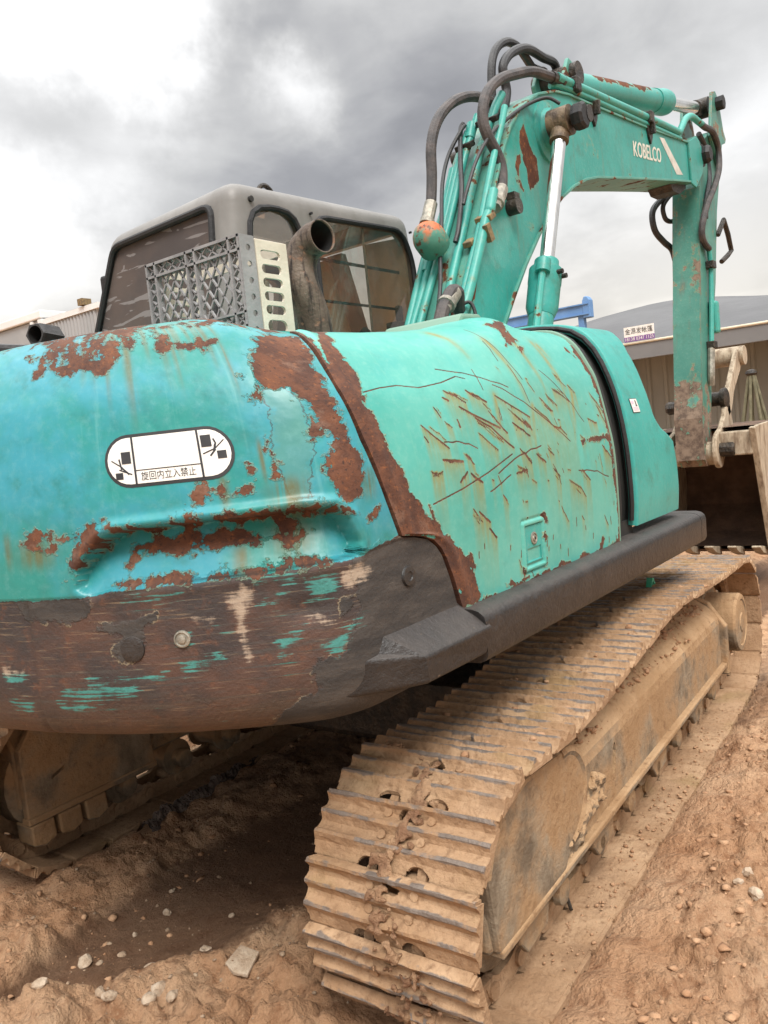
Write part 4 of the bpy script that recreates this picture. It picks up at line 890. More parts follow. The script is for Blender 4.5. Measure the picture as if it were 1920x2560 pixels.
# the crumbled patch at the left is more paint flake than rust: hold it near the threshold
k0 = (uvS[:, 0] < 1.02) & (uvS[:, 1] > 1.16); A['rust'] = np.where(k0, np.minimum(A['rust'] * .6, .0045), A['rust'])
bl = np.interp(uvS[:, 0], [-2, .60, .688, .856, .994, 1.204, 1.276, 1.294, 1.408, 1.7], [.606, .606, .618, .622, .628, .634, .640, .648, .665, .665])
A['band'] = bl - uvS[:, 1]
A['band'] = np.minimum(A['band'], np.where(ls > 0, -ls - .002, .2))
A['grey'] = polys_sdf(uvS, CWM['grey'], -.2); A['teal'] = polys_sdf(uvS, CWM['teal'], -.2); A['cream'] = polys_sdf(uvS, CWM['cream'], -.2); A['fade'] = polys_sdf(uvS, CWM['fade'], -.2)
A['low'] = 1 - sstep(uvS[:, 1], .22, .42)
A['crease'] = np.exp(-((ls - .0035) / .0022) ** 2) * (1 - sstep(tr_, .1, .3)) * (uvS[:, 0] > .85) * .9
st = np.zeros(len(uvS))
for s_, t_, w_, l_ in [(.70, 1.245, .007, .20), (.80, 1.24, .012, .33), (.905, 1.24, .008, .22), (.64, 1.235, .006, .14), (.95, 1.26, .010, .17), (1.01, 1.27, .008, .16), (1.06, 1.25, .007, .10), (1.058, 1.15, .007, .16), (1.075, .89, .006, .09), (.99, .66, .020, .06), (1.11, .70, .05, .07), (1.32, .80, .02, .05), (.50, .72, .05, .06), (.56, 1.23, .01, .1), (1.12, .80, .04, .12), (.67, 1.23, .010, .16), (.74, 1.24, .006, .26), (.765, 1.24, .009, .13), (.86, 1.26, .007, .15), (.93, 1.26, .006, .25), (1.03, 1.26, .008, .2), (.985, 1.26, .005, .12), (.60, 1.22, .008, .12), (.36, .74, .012, .08), (.42, .73, .010, .07), (.98, .82, .010, .06)]:
    st = np.maximum(st, np.exp(-((uvS[:, 0] - s_) / w_) ** 2) * sstep(uvS[:, 1], t_ - l_, t_ - .2 * l_) * (1 - sstep(uvS[:, 1], t_ + .01, t_ + .05)) * .85)
A['stain'] = st
# turned-in edge at the gap
ed = (Pg2 - Ng * .028).reshape(nS, len(tt), 3)[-1:]; V = np.concatenate([Pg2.reshape(nS, len(tt), 3), ed], 0)
for q in A: A[q] = np.concatenate([A[q].reshape(nS, -1), A[q].reshape(nS, -1)[-1:]], 0).ravel()
uvA = np.concatenate([uvS.reshape(nS, -1, 2), uvS.reshape(nS, -1, 2)[-1:]], 0).reshape(-1, 2)
def grid_faces(n, m, flip=False):
    i = np.arange(n * m).reshape(n, m); f = np.stack([i[:-1, :-1], i[1:, :-1], i[1:, 1:], i[:-1, 1:]], -1).reshape(-1, 4)
    return f[:, ::-1].copy() if flip else f
cw = mesh_obj('counterweight', V.reshape(-1, 3), grid_faces(nS + 1, len(tt)), M['cw'], EX, smooth=True, attrs=A, uv=uvA, auto=50)
f = MB(); f.prism([(-2.02, -.4), (-2.02, .4), (-1.75, .95), (-1.3, 1.05), (-.2, 1.05), (-.2, -1.05), (-1.3, -1.05), (-1.75, -.95)], .884, .93, 'Z'); f.build('underside_plate', M['black_dust_shine'], cw)

def on_cw(pts, off=.002):
    """(s, t) points -> places just proud of the counterweight skin"""
    P = np.asarray(pts, float); p = cw_point(P[:, 0], P[:, 1]); a = cw_point(P[:, 0] + h, P[:, 1]) - p; b = cw_point(P[:, 0], P[:, 1] + h) - p
    n = np.cross(a, b); n /= np.linalg.norm(n, axis=1)[:, None]; n *= np.sign(np.sum(n * (p - np.array([0, 0, 1.3])), 1))[:, None]
    return p + n * off
def flat_mesh(polys, cell=.012):
    """flat outlines (with optional holes as separate loops) -> triangulated grid fine enough to lie on a curve"""
    bm = bmesh.new()
    for p in polys:
        vs = [bm.verts.new((x, y, 0)) for x, y in p]; bm.faces.new(vs)
    bmesh.ops.triangulate(bm, faces=bm.faces)
    for ax in (0, 1):
        lo = min(v.co[ax] for v in bm.verts); hi = max(v.co[ax] for v in bm.verts)
        x = lo + cell
        while x < hi:
            no = Vector((1, 0, 0)) if ax == 0 else Vector((0, 1, 0)); co = Vector((x, 0, 0)) if ax == 0 else Vector((0, x, 0))
            bmesh.ops.bisect_plane(bm, geom=bm.verts[:] + bm.edges[:] + bm.faces[:], plane_co=co, plane_no=no); x += cell
    V = np.array([v.co[:2] for v in bm.verts]); bm.verts.index_update(); F = [tuple(v.index for v in f.verts) for f in bm.faces]; bm.free(); return V, F
def text_polys(txt, size, res=3):
    cu = D.curves.new('t', 'FONT'); cu.body = txt; cu.size = size; cu.resolution_u = res; cu.align_x = 'CENTER'; cu.align_y = 'CENTER'
    o = D.objects.new('t', cu); COL.objects.link(o); bpy.context.view_layer.update()
    me = D.meshes.new_from_object(o.evaluated_get(bpy.context.evaluated_depsgraph_get())); V = np.array([v.co[:] for v in me.vertices]).reshape(-1, 3); F = [tuple(p.vertices) for p in me.polygons]
    D.objects.remove(o); D.curves.remove(cu); D.meshes.remove(me); return V, F
def decal(name, V, F, fn, mat, parent):
    return mesh_obj(name, fn(V), F, mat, parent)

SC0, TC0 = .865, .906                                             # warning sticker, local axes in metres
def stk(off): return lambda V: on_cw(np.stack([SC0 + V[:, 0], TC0 + V[:, 1] + .004 * V[:, 0]], -1), off)
def stadium(a, b, n=14):
    r = b; c = a - b
    return [(c + r * math.cos(t), r * math.sin(t)) for t in np.linspace(-PI / 2, PI / 2, n)] + [(-c + r * math.cos(t), r * math.sin(t)) for t in np.linspace(PI / 2, 3 * PI / 2, n)]
V, F = flat_mesh([stadium(.1535, .0600)]); d0 = decal('warning_sticker', V, F, stk(.0014), M['blackfilm'], cw)
V, F = flat_mesh([stadium(.1460, .0525)]); decal('sticker_field', V, F, stk(.0022), M['white'], d0)
def rect(x0, x1, y0, y1): return [(x0, y0), (x1, y0), (x1, y1), (x0, y1)]
def bar(x0, y0, x1, y1, w):
    d = np.array([x1 - x0, y1 - y0]); d /= np.linalg.norm(d); n = np.array([-d[1], d[0]]) * w / 2
    return [(x0 + n[0], y0 + n[1]), (x0 - n[0], y0 - n[1]), (x1 - n[0], y1 - n[1]), (x1 + n[0], y1 + n[1])]
lines = [rect(-.0835, -.0785, -.0525, .0525), rect(.0725, .0775, -.0525, .0525), rect(-.0785, .0725, -.0240, -.0218)]
V, F = flat_mesh(lines); decal('sticker_rule', V, F, stk(.0030), M['blackfilm'], d0)
lic = [rect(-.111, -.088, -.006, .021), bar(-.136, .004, -.110, -.014, .0025), bar(-.117, .006, -.113, -.018, .004), bar(-.119, -.018, -.089, -.031, .0028), bar(-.112, -.014, -.096, -.030, .004), rect(-.129, -.111, -.040, -.025)]
V, F = flat_mesh(lic); decal('sticker_figure', V, F, stk(.0030), M['blackfilm'], d0)
ric = [rect(.081, .105, .013, .040), bar(.109, .006, .134, .026, .0025), bar(.110, .030, .115, .018, .004), bar(.113, .018, .108, .002, .005), bar(.082, -.002, .112, .008, .0028), bar(.098, -.008, .112, .006, .004), rect(.114, .135, -.016, .002)]
V, F = flat_mesh(ric); decal('sticker_figure', V, F, stk(.0030), M['blackfilm'], d0)
V, F = text_polys('旋回内立入禁止', .0185)
if len(V): decal('sticker_lettering', V[:, :2] * np.array([1.0, 1.15]) + np.array([-.004, -.0385]), F, stk(.0030), M['blackfilm'], d0)
# plugs in the band
def cw_frame(s, t):
    p = on_cw([(s, t)], 0)[0]; q = on_cw([(s, t)], 1)[0]; return Vector(p), Vector(q - p)
p, n = cw_frame(.842, .498); f = MB(); lathe_safe(f, [(-.004, .020), (.003, .019), (.004, .016), (.001, .014), (.001, .010), (.005, .009), (.006, .006), (.006, .001)], p, n, 18); f.build('plug_bolt', M['zinc'], cw, True)
p, n = cw_frame(.72, .482); f = MB(); lathe_safe(f, [(-.006, .030), (.001, .029), (.002, .026), (.002, .001)], p, n, 20); f.build('plug_cover', M['black_dust_shine'], cw, True)
p, n = cw_frame(1.435, .56); f = MB(); lathe_safe(f, [(-.004, .026), (.002, .024), (.003, .012), (.0005, .010), (.0005, .001)], p, n, 18); f.build('plug_cover', M['black'], cw, True)
# black hexagonal cap standing on the tail
ax = Vector((-.95, -.28, .05)).normalized(); c0 = Vector((-1.69, .06, 1.958)); B1 = ax.cross(Vector((0, 0, 1))).normalized(); B2 = B1.cross(ax)
f = MB(); V = []; F = []; NR = 24
def hexr(a): return .0375 * math.cos(PI / 6) / math.cos((a % (PI / 3)) - PI / 6)
for hh_, rf in ((-.05, hexr), (.030, hexr), (.036, lambda a: hexr(a) * .93), (.036, lambda a: .026), (-.030, lambda a: .024), (-.030, lambda a: .001)):
    V += [c0 + ax * hh_ + rf(2 * PI * k / NR) * (math.cos(2 * PI * k / NR) * B1 + math.sin(2 * PI * k / NR) * B2) for k in range(NR)]
F = [(i * NR + k, i * NR + (k + 1) % NR, (i + 1) * NR + (k + 1) % NR, (i + 1) * NR + k) for i in range(5) for k in range(NR)]
f.add(V, F); f.build('hexagonal_cap', M['black'], EX)
f = MB(); f.box(-1.90, -1.45, .02, .55, 1.86, 1.925); f.build('top_pad', M['black'], EX, bevel=.015)
f = MB(); f.cyl((-1.86, .16, 1.935), (-1.78, .19, 1.94), .008, 10); f.build('pad_bolt', M['zinc'], EX, True)

# ---- engine door
def door_left(t):
    g = [(0, -1.318), (.018, -1.326), (.096, -1.356), (.15, -1.382), (.18, -1.402), (.205, -1.432), (.222, -1.478), (.229, -1.52), (.236, -1.566), (.36, -1.614), (.486, -1.646), (.60, -1.664), (.66, -1.668), (.75, -1.658), (.822, -1.648), (.87, -1.634), (1.35, -1.63)]
    return np.interp(t, [p[0] for p in g], [p[1] for p in g]) + .016
dt = np.r_[np.linspace(0, .9, 260), np.linspace(.905, D_TT[-1], 50)]; dxn = 430
Xg = np.zeros((dxn, len(dt)))
for j, t in enumerate(dt):
    l = door_left(t); Xg[:, j] = l + (-.17 - l) * np.linspace(0, 1, dxn)
Tg = np.repeat(dt[None], dxn, 0); Pd = door_point(Xg.ravel(), Tg.ravel())
dyz = door_point(Xg.ravel(), np.minimum(Tg.ravel() + h, D_TT[-1])) - door_point(Xg.ravel(), Tg.ravel() - h); Nd = np.stack([0 * dyz[:, 0], -dyz[:, 2], dyz[:, 1]], -1); Nd /= np.linalg.norm(Nd, axis=1)[:, None] + 1e-12
uvD = np.stack([Xg.ravel(), Tg.ravel()], -1)
dd = .004 * (fbm(uvD[:, 0] * 2.2, uvD[:, 1] * 2.2, 3, 61) - .5)
# rolled border along the left edge, hinge hump on the crown
eL = uvD[:, 0] - door_left(uvD[:, 1]); dd -= .006 * np.exp(-((eL - .035) / .02) ** 2) * (uvD[:, 1] < .9)
dd -= .030 * np.exp(-(((uvD[:, 0] + .62) / .12) ** 2)) * sstep(uvD[:, 1], .78, .92)
# latch pocket
lx0, lx1, lt0, lt1 = -.934, -.806, .040, .172
def rr_sdf(P, x0, x1, y0, y1, r):
    q = np.abs(P - np.array([(x0 + x1) / 2, (y0 + y1) / 2])) - np.array([(x1 - x0) / 2 - r, (y1 - y0) / 2 - r])
    return -(np.hypot(*np.maximum(q, 0).T) + np.minimum(np.maximum(q[:, 0], q[:, 1]), 0) - r)
la = rr_sdf(uvD, -.948, -.792, .024, .186, .014); dd += .004 * np.exp(-(la / .004) ** 2) - .004 * sstep(la, .002, .008) + .008 * sstep(la, .015, .020)
Pd2 = Pd - Nd * dd[:, None]
B = {}
B['rust'] = polys_sdf(uvD, DRM['rust'], -.2)
B['rust'] = np.maximum(B['rust'], np.where(uvD[:, 1] < .9, .012 - eL, -.2))
B['rust'] = np.maximum(B['rust'], .004 - uvD[:, 1] + (fbm(uvD[:, 0] * 14, uvD[:, 1] * 14, 3, 3) - .52) * .05)
B['rust'] = np.maximum(B['rust'], (uvD[:, 0] + .176) + (fbm(uvD[:, 1] * 12, uvD[:, 1] * 3, 3, 13) - .5) * .03)
B['rust'] = np.maximum(B['rust'], np.where(la > -.02, -.004 - np.abs(la + .004) + (fbm(uvD[:, 0] * 30, uvD[:, 1] * 30, 3, 23) - .56) * .06, -.2))
sc_ = np.zeros(len(uvD)); drp = np.zeros(len(uvD)); stn = np.zeros(len(uvD))
r5 = np.random.default_rng(5)
def scratch(pts, w, stain=.1, cw_=1.0):
    pts = np.asarray(pts, float)
    if len(pts) == 2:
        L_ = np.linalg.norm(pts[1] - pts[0]); tq = np.linspace(0, 1, 6)[:, None]; pts = pts[0] + (pts[1] - pts[0]) * tq + r5.normal(0, .022 * L_, (6, 2)) * np.sin(np.pi * tq)
    lo = pts.min(0) - .03; hi = pts.max(0) + .03; k = ((uvD >= lo) & (uvD <= hi)).all(1)
    sc_[k] = np.maximum(sc_[k], np.clip(1 - line_dist(uvD[k], pts) / (7 * w * cw_), 0, 1))
    if stain:
        lo = pts.min(0) - np.array([.01, stain]); hi = pts.max(0) + .01; k = np.where(((uvD >= lo) & (uvD <= hi)).all(1))[0]
        ps = pts[np.argsort(pts[:, 0])]; ty = np.interp(uvD[k, 0], ps[:, 0], ps[:, 1]); dn = ty - uvD[k, 1]
        side = sstep(uvD[k, 0], lo[0], lo[0] + .014) * (1 - sstep(uvD[k, 0], hi[0] - .014, hi[0]))
        drp[k] = np.maximum(drp[k], np.where(dn > -.001, np.exp(-dn / min(.013, .18 * stain)), 0) * (sstep(uvD[k, 0], lo[0] + .008, lo[0] + .014) * (1 - sstep(uvD[k, 0], hi[0] - .014, hi[0] - .008))))
        stn[k] = np.maximum(stn[k], np.where(dn > -.004, np.exp(-dn / (stain * .42)), 0) * side * .95)
for l in DRM['scr']:
    l = np.asarray(l, float)
    for q in range(r5.integers(0, 3)):
        a_ = l[0] + (l[-1] - l[0]) * r5.uniform(0, .4) + r5.normal(0, .010, 2); scratch([a_, a_ + (l[-1] - l[0]) * r5.uniform(.25, .7)], .0014, .03, .9)
    scratch(l, r5.choice([.0015, .0018, .0022, .0028]), r5.uniform(.05, .20))
for l in DRM['thin']: scratch(l, .0020, 0, .9)
for _ in range(44):                                              # smaller nicks of the same rake
    x, t = r5.normal(-.72, .26), r5.normal(.36, .13)
    if not (-1.45 < x < -.2 and .03 < t < .75): continue
    L = .006 + .05 * r5.uniform(0, 1) ** 2; scratch([(x, t), (x + L * r5.uniform(.2, 1), t - L * r5.uniform(-.1, 1.2))], r5.uniform(.0013, .0022), r5.uniform(.02, .10), r5.uniform(.8, 1))
for x0_, t0_, dx_, dt_ in [(-1.2, .70, .34, -.10), (-.95, .62, .42, -.22), (-.60, .66, .22, -.20), (-1.05, .34, .30, .06), (-.50, .30, .26, -.05), (-.85, .86, .10, -.24), (-1.3, .45, .16, -.03)]:
    q_ = np.linspace(0, 1, 9); scratch(np.stack([x0_ + dx_ * q_, t0_ + dt_ * q_ + .012 * np.sin(q_ * 3.0) + r5.normal(0, .0018, 9)], -1), .0021, 0, .9)
for _ in range(26):
    x, t = r5.uniform(-1.5, -.2), r5.uniform(.02, .16); scratch([(x, t), (x + r5.uniform(-.004, .004), t - r5.uniform(.01, .03))], .0022, .03, .9)
for l in DRM['flow']:
    l = np.asarray(l, float); k = line_dist(uvD, l); L = np.clip((uvD[:, 1] - l[:, 1].min()) / max(np.ptp(l[:, 1]), .05), 0, 1)
    stn = np.maximum(stn, (np.exp(-(k / .012) ** 2) * .8 + np.exp(-(k / .035) ** 2) * .30) * (.35 + .65 * L))
stn = np.maximum(stn, .42 * np.exp(-((uvD[:, 0] + .66) / .34) ** 2 - ((uvD[:, 1] - .42) / .20) ** 2) * sstep(fbm(uvD[:, 0] * 9, uvD[:, 1] * 2.2, 4, 71), .40, .62))
B['scratch'] = sc_; B['drip'] = drp; B['stain'] = np.clip(stn, 0, 1)
n2, m2 = dxn, len(dt)
V = Pd2.reshape(n2, m2, 3); inn = (Pd2 - Nd * .030).reshape(n2, m2, 3)
V = np.concatenate([inn[:1], V, inn[-1:]], 0); padc = lambda a: np.concatenate([a[:1], a, a[-1:]], 0)
inb = V - np.pad(Nd.reshape(n2, m2, 3), ((1, 1), (0, 0), (0, 0)), 'edge') * .030
V = np.concatenate([inb[:, :1], V], 1); padr = lambda a: np.concatenate([a[:, :1], a], 1)
for q in B: B[q] = padr(padc(B[q].reshape(n2, m2))).ravel()
uvB = padr(padc(uvD.reshape(n2, m2, 2))).reshape(-1, 2)
door = mesh_obj('engine_door', V.reshape(-1, 3), grid_faces(V.shape[0], V.shape[1]), M['door'], EX, smooth=True, attrs=B, uv=uvB, auto=50)
# latch: plate with lock, pull pocket
def dp(x, t, off): 
    p = door_point(np.array([x]), np.array([t]))[0]; return Vector((p[0], p[1] - off, p[2]))
f = MB(); f.box(-.925, -.815, -1.1215, -1.112, 1.062 + .052, 1.062 + .166); plate = f.build('latch_plate', M['cover'], door, bevel=.002)
c = MB(); c.box(-.918, -.826, -1.14, -1.10, 1.062 + .056, 1.062 + .098); cut(plate, [c.build('cutter', None)])
f = MB(); f.box(-.921, -.823, -1.098, -1.094, 1.062 + .050, 1.062 + .104); f.add([(-.918, -1.118, 1.118), (-.826, -1.118, 1.118), (-.826, -1.096, 1.152), (-.918, -1.096, 1.152)], [(0, 1, 2, 3)]); f.build('pull_pocket', M['cover'], door)
f = MB(); lathe_safe(f, [(-.002, .020), (.004, .019), (.005, .015), (.002, .014), (.002, .010), (.006, .009), (.006, .001)], (-.872, -1.1215, 1.062 + .125), (0, -1, 0), 20); lk_ = f.build('latch_lock', M['zinc'], door, True)
f = MB(); f.box(-.876, -.868, -1.1285, -1.126, 1.062 + .121, 1.062 + .129); f.build('key_slot', M['dark'], lk_)
# hinge and handle crease on the crown of the door
f = MB(); f.prism([(-.72, 1.895), (-.68, 1.935), (-.56, 1.94), (-.50, 1.90)], -.83, -.50); f.build('door_hinge', M['door'], door, bevel=.012)

# dark boxes added inside the hood to block light, hood top
f = MB(); f.prism([(-1.085, .93), (-1.085, 1.45), (-1.03, 1.68), (-.95, 1.80), (-.80, 1.845), (1.02, 1.845), (1.05, .93)], -.80, -.10, 'X'); f.build('hood_light_block', M['dark'], EX)
f = MB(); f.prism([(-1.085, .93), (-1.085, 1.45), (-1.03, 1.62), (-.95, 1.70), (-.80, 1.75), (1.02, 1.75), (1.05, .93)], -1.55, -.802, 'X'); f.build('hood_light_block', M['dark'], EX)
f = MB(); f.prism([(-.40, 1.85), (-.40, 1.9035), (.95, 1.9035), (1.10, 1.83), (1.10, 1.70)], -1.31, -.12, 'X'); f.build('hood_top', M['cover'], EX, bevel=.02)
# far-side panel
f = MB(); f.prism([(1.06, .95), (1.06, 1.6), (1.0, 1.8), (.96, 1.86), (.98, 1.87), (1.03, 1.80), (1.09, 1.6), (1.09, .95)], -1.66, -.10, 'X'); f.build('side_panel', M['cover'], EX)

# ---- cover ahead of the door (it stands proud across a wide black gap)
CV = [(-1.120, 1.096), (-1.130, 1.18), (-1.130, 1.291), (-1.124, 1.446), (-1.098, 1.62), (-1.050, 1.765), (-.992, 1.862), (-.908, 1.921), (-.757, 1.943), (-.619, 1.947), (-.30, 1.935)]
cvp, cvt = smooth_poly(CV, 70)
def cv_front(z, y): return float(np.interp(z, [1.09, 1.30, 1.40, 1.435, 1.47, 1.52, 1.66, 1.80, 1.88, 1.95], [.585, .580, .560, .50, .415, .365, .345, .345, .40, .52]))
nx_ = 46; Vc = np.zeros((nx_ + 9, 70, 3)); 
for j in range(70):
    y, z = cvp[j]; nrm = np.array([cvp[min(j + 1, 69)][0] - cvp[max(j - 1, 0)][0], cvp[min(j + 1, 69)][1] - cvp[max(j - 1, 0)][1]]); nrm = np.array([-nrm[1], nrm[0]]) / (np.linalg.norm(nrm) + 1e-9)
    if nrm[0] > 0 and j < 40: nrm = -nrm
    x1 = cv_front(z, y); r = .045
    Vc[0, j] = (.020, y - nrm[0] * .035, z - nrm[1] * .035); Vc[1, j] = (.020, y - nrm[0] * .004, z - nrm[1] * .004); Vc[2, j] = (.024, y, z)
    xs = np.linspace(.04, x1 - r, nx_ - 3)
    for i, x in enumerate(xs): Vc[3 + i, j] = (x, y, z)
    for i, a in enumerate(np.linspace(PI / 10, PI / 2, 8)):
        dn = r * (1 - math.cos(a)); Vc[nx_ + i, j] = (x1 - r + r * math.sin(a), y - nrm[0] * dn, z - nrm[1] * dn)
    Vc[nx_ + 8, j] = (x1 + .004, -.6 + .35 * (y + .6), 1.5 + (z - 1.5) * .75)
cover = mesh_obj('side_cover', Vc.reshape(-1, 3), grid_faces(nx_ + 9, 70), M['cover'], EX, smooth=True, auto=50)
f = MB(); f.add([tuple(Vc[i, 0]) for i in range(2, nx_ + 8)] + [tuple(Vc[i, 0] + np.array([0, .03, .0])) for i in range(2, nx_ + 8)], [(i, i + 1, nx_ + 6 + i + 1, nx_ + 6 + i) for i in range(nx_ + 5)]); f.build('cover_lower_edge', M['cover'], cover)
# black gap: seal strips and a dark sheet set back
def prof_strip(x0, x1, off0, off1, name, mat):
    P0 = []; n = 60
    for j in range(n):
        y, z = cvp[int(j * 69 / (n - 1))]; jj = int(j * 69 / (n - 1)); a, b = cvp[max(jj - 1, 0)], cvp[min(jj + 1, 69)]; t = (b - a) / (np.linalg.norm(b - a) + 1e-9); nr = np.array([-t[1], t[0]])
        P0.append(((x0, y + nr[0] * -off0 * -1, z + nr[1] * off0), (x1, y + nr[0] * off1, z + nr[1] * off1)))
    V = [p[0] for p in P0] + [p[1] for p in P0]; return mesh_obj(name, V, [(i, i + 1, n + i + 1, n + i) for i in range(n - 1)], mat, EX, smooth=True)
prof_strip(-.20, .05, -.052, -.052, 'gap_lining', M['dark'])
for nm, x, off, r, mt in (('rubber_seal', .006, -.018, .010, 'rubber'), ('gap_rail', -.075, -.040, .012, 'dark')):
    pts = []
    for j in range(1, 66, 3):
        a, b = cvp[max(j - 1, 0)], cvp[min(j + 1, 69)]; t = (b - a) / np.linalg.norm(b - a); nr = np.array([-t[1], t[0]]); pts.append((x, cvp[j][0] + nr[0] * off, cvp[j][1] + nr[1] * off))
    f = MB(); f.tube(pts, r, 8); f.build(nm, M[mt], EX, True)
f = MB(); f.prism([(float(y) + .045, float(z) - .03) for y, z in cvp[::4]] + [(-.30, 1.0), (-1.06, .96)], .045, .07, 'X'); f.build('gap_light_stop', M['dark'], EX)  # dark panel added to stop outside light showing through the gap
f = MB(); f.box(-.24, .06, -1.085, -.8, .955, 1.12); f.build('gap_bottom_stop', M['dark'], EX)  # black box added to close a light leak at the gap's bottom
f = MB(); pts = [(-.160, *(np.array(DOOR_PROF[i]) + np.array([.010 if i < 5 else 0, -.006 if i >= 5 else 0]))) for i in range(len(DOOR_PROF))]; f.tube(spline(pts, 4), .012, 8); f.build('door_flange', M['door'], door, True)
# small sticker on the cover
dx, dz = .085, 1.598
def cvY(z): return float(np.interp(z, cvp[:45, 1], cvp[:45, 0]))
def on_cover(V, off):
    z = dz + V[:, 1]; return np.stack([dx + V[:, 0] - .27 * (V[:, 1]) * 0.9, [cvY(q) - off for q in z], z], -1)
V, F = flat_mesh([rect(0, .080, -.058, .0)]); d1 = decal('caution_sticker', V, F, lambda q: on_cover(q, .0022), M['blackfilm'], cover)
V, F = flat_mesh([rect(.003, .077, -.0555, -.002)]); decal('sticker_field', V, F, lambda q: on_cover(q, .0032), M['white'], d1)
V, F = flat_mesh([rect(.050, .060, -.030, -.010), rect(.052, .058, -.012, -.006), rect(.046, .063, -.032, -.028)]); decal('sticker_figure', V, F, lambda q: on_cover(q, .0042), M['blackfilm'], d1)
V, F = flat_mesh([rect(.012, .020, -.022, -.010), rect(.026, .032, -.022, -.010)] + [rect(.010, .068, -.037 - .0055 * i, -.0355 - .0055 * i) for i in range(3)]); decal('sticker_rule', V, F, lambda q: on_cover(q, .0042), M['pinkprint'], d1)

# ---- skirt bar along the sill, corner bumper
sec = [(-1.03, .925), (-1.12, .918), (-1.160, .920), (-1.178, .928), (-1.186, .944), (-1.188, 1.028), (-1.183, 1.046), (-1.168, 1.058), (-1.145, 1.064), (-1.03, 1.066)]
def skirt(x0, x1, name, endcap):
    n = len(sec); V = []; xs = list(np.linspace(x0, x1 - (.10 if endcap else 0), 14)); sc2 = [1] * len(xs)
    if endcap:
        for a in np.linspace(.15, PI / 2, 8): xs.append(x1 - .10 + .10 * math.sin(a)); sc2.append(max(math.cos(a), .05))
    for x, k in zip(xs, sc2):
        for y, z in sec: V.append((x, -1.03 + (y + 1.03) * (1 - (1 - k) * .75) , .992 + (z - .992) * (1 - (1 - k) * .38)))
    m = len(xs); F = [(i * n + j, i * n + j + 1, (i + 1) * n + j + 1, (i + 1) * n + j) for i in range(m - 1) for j in range(n - 1)] + [tuple(range(n)), tuple(range((m - 1) * n, m * n))]
    f = MB(); f.add(V, F); return f.build(name, M['black_dust_shine'], EX, True, auto=45)
skirt(-1.31, .640, 'sill_bar', False); skirt(.645, .805, 'sill_bar_end', True)
f = MB(); f.box(-.9, .83, -1.06, -.8, .925, .955); f.build('sill_bracket', M['black'], EX)
f = MB()
A0 = [(-1.80, -.98, 1.070), (-1.77, -1.06, 1.040), (-1.76, -1.06, .955), (-1.79, -.96, .925)]
A1 = [(-1.665, -1.10, 1.088), (-1.600, -1.192, 1.020), (-1.590, -1.190, .955), (-1.60, -1.06, .918)]
A2 = [(-1.335, -1.10, 1.090), (-1.292, -1.195, 1.018), (-1.318, -1.185, .950), (-1.33, -1.06, .915)]
A3 = [(-1.255, -1.10, 1.066), (-1.270, -1.180, 1.005), (-1.30, -1.172, .950), (-1.30, -1.06, .92)]
V = A0 + A1 + A2 + A3
F = [(0, 1, 5, 4), (1, 2, 6, 5), (2, 3, 7, 6), (4, 5, 9, 8), (5, 6, 10, 9), (6, 7, 11, 10), (8, 9, 13, 12), (9, 10, 14, 13), (10, 11, 15, 14), (0, 3, 2, 1), (12, 13, 14, 15), (3, 0, 4, 7), (7, 4, 8, 11), (11, 8, 12, 15)]
f.add(V, F); f.build('corner_bumper', M['black_dust_shine'], EX, bevel=.007, seg=3)

# ---- boom
def attr_from(o, fn, name='rust'):
    me = o.data; n = len(me.vertices); co = np.zeros(n * 3); me.vertices.foreach_get('co', co); a = me.attributes.get(name) or me.attributes.new(name, 'FLOAT', 'POINT'); a.data.foreach_set('value', fn(co.reshape(-1, 3)).astype(np.float32))
BY0, BY1 = -.39, -.115
up_edge = [(-.02, 1.70), (.115, 2.011), (.23, 2.285), (.374, 2.528), (.488, 2.715), (.578, 2.862), (.677, 2.999), (.787, 3.105), (.893, 3.177), (1.032, 3.256), (1.254, 3.330), (1.45, 3.364), (1.745, 3.392), (2.751, 3.497), (3.779, 3.621), (3.93, 3.640)]
lo_edge = [(3.99, 3.56), (3.96, 3.42), (3.84, 3.335), (3.39, 3.262), (2.70, 3.142), (2.009, 3.018), (1.769, 2.974), (1.60, 2.930), (1.414, 2.858), (1.233, 2.764), (1.10, 2.675), (.904, 2.518), (.72, 2.344), (.558, 2.169), (.432, 2.022), (.20, 1.72)]
def plate_grid(name, poly, y0, y1, mat, parent, cell=.04, bevel=.008):
    bm = bmesh.new(); n = len(poly)
    a = [bm.verts.new((x, y0, z)) for x, z in poly]; b = [bm.verts.new((x, y1, z)) for x, z in poly]
    fa = bm.faces.new(a); fb = bm.faces.new(b[::-1])
    for i in range(n): bm.faces.new((a[(i + 1) % n], a[i], b[i], b[(i + 1) % n]))
    bmesh.ops.triangulate(bm, faces=[fa, fb])
    bmesh.ops.recalc_face_normals(bm, faces=bm.faces)
    me = D.meshes.new(name); bm.to_mesh(me); bm.free(); me.materials.append(mat)
    o = D.objects.new(name, me); COL.objects.link(o); o.parent = parent
    if bevel:
        m = o.modifiers.new('bevel', 'BEVEL'); m.width = bevel; m.segments = 2; m.limit_method = 'ANGLE'; m.angle_limit = math.radians(50)
    return o
boom = plate_grid('boom', up_edge + lo_edge, BY0 + .012, BY1 - .012, M['boomdull'], EX)
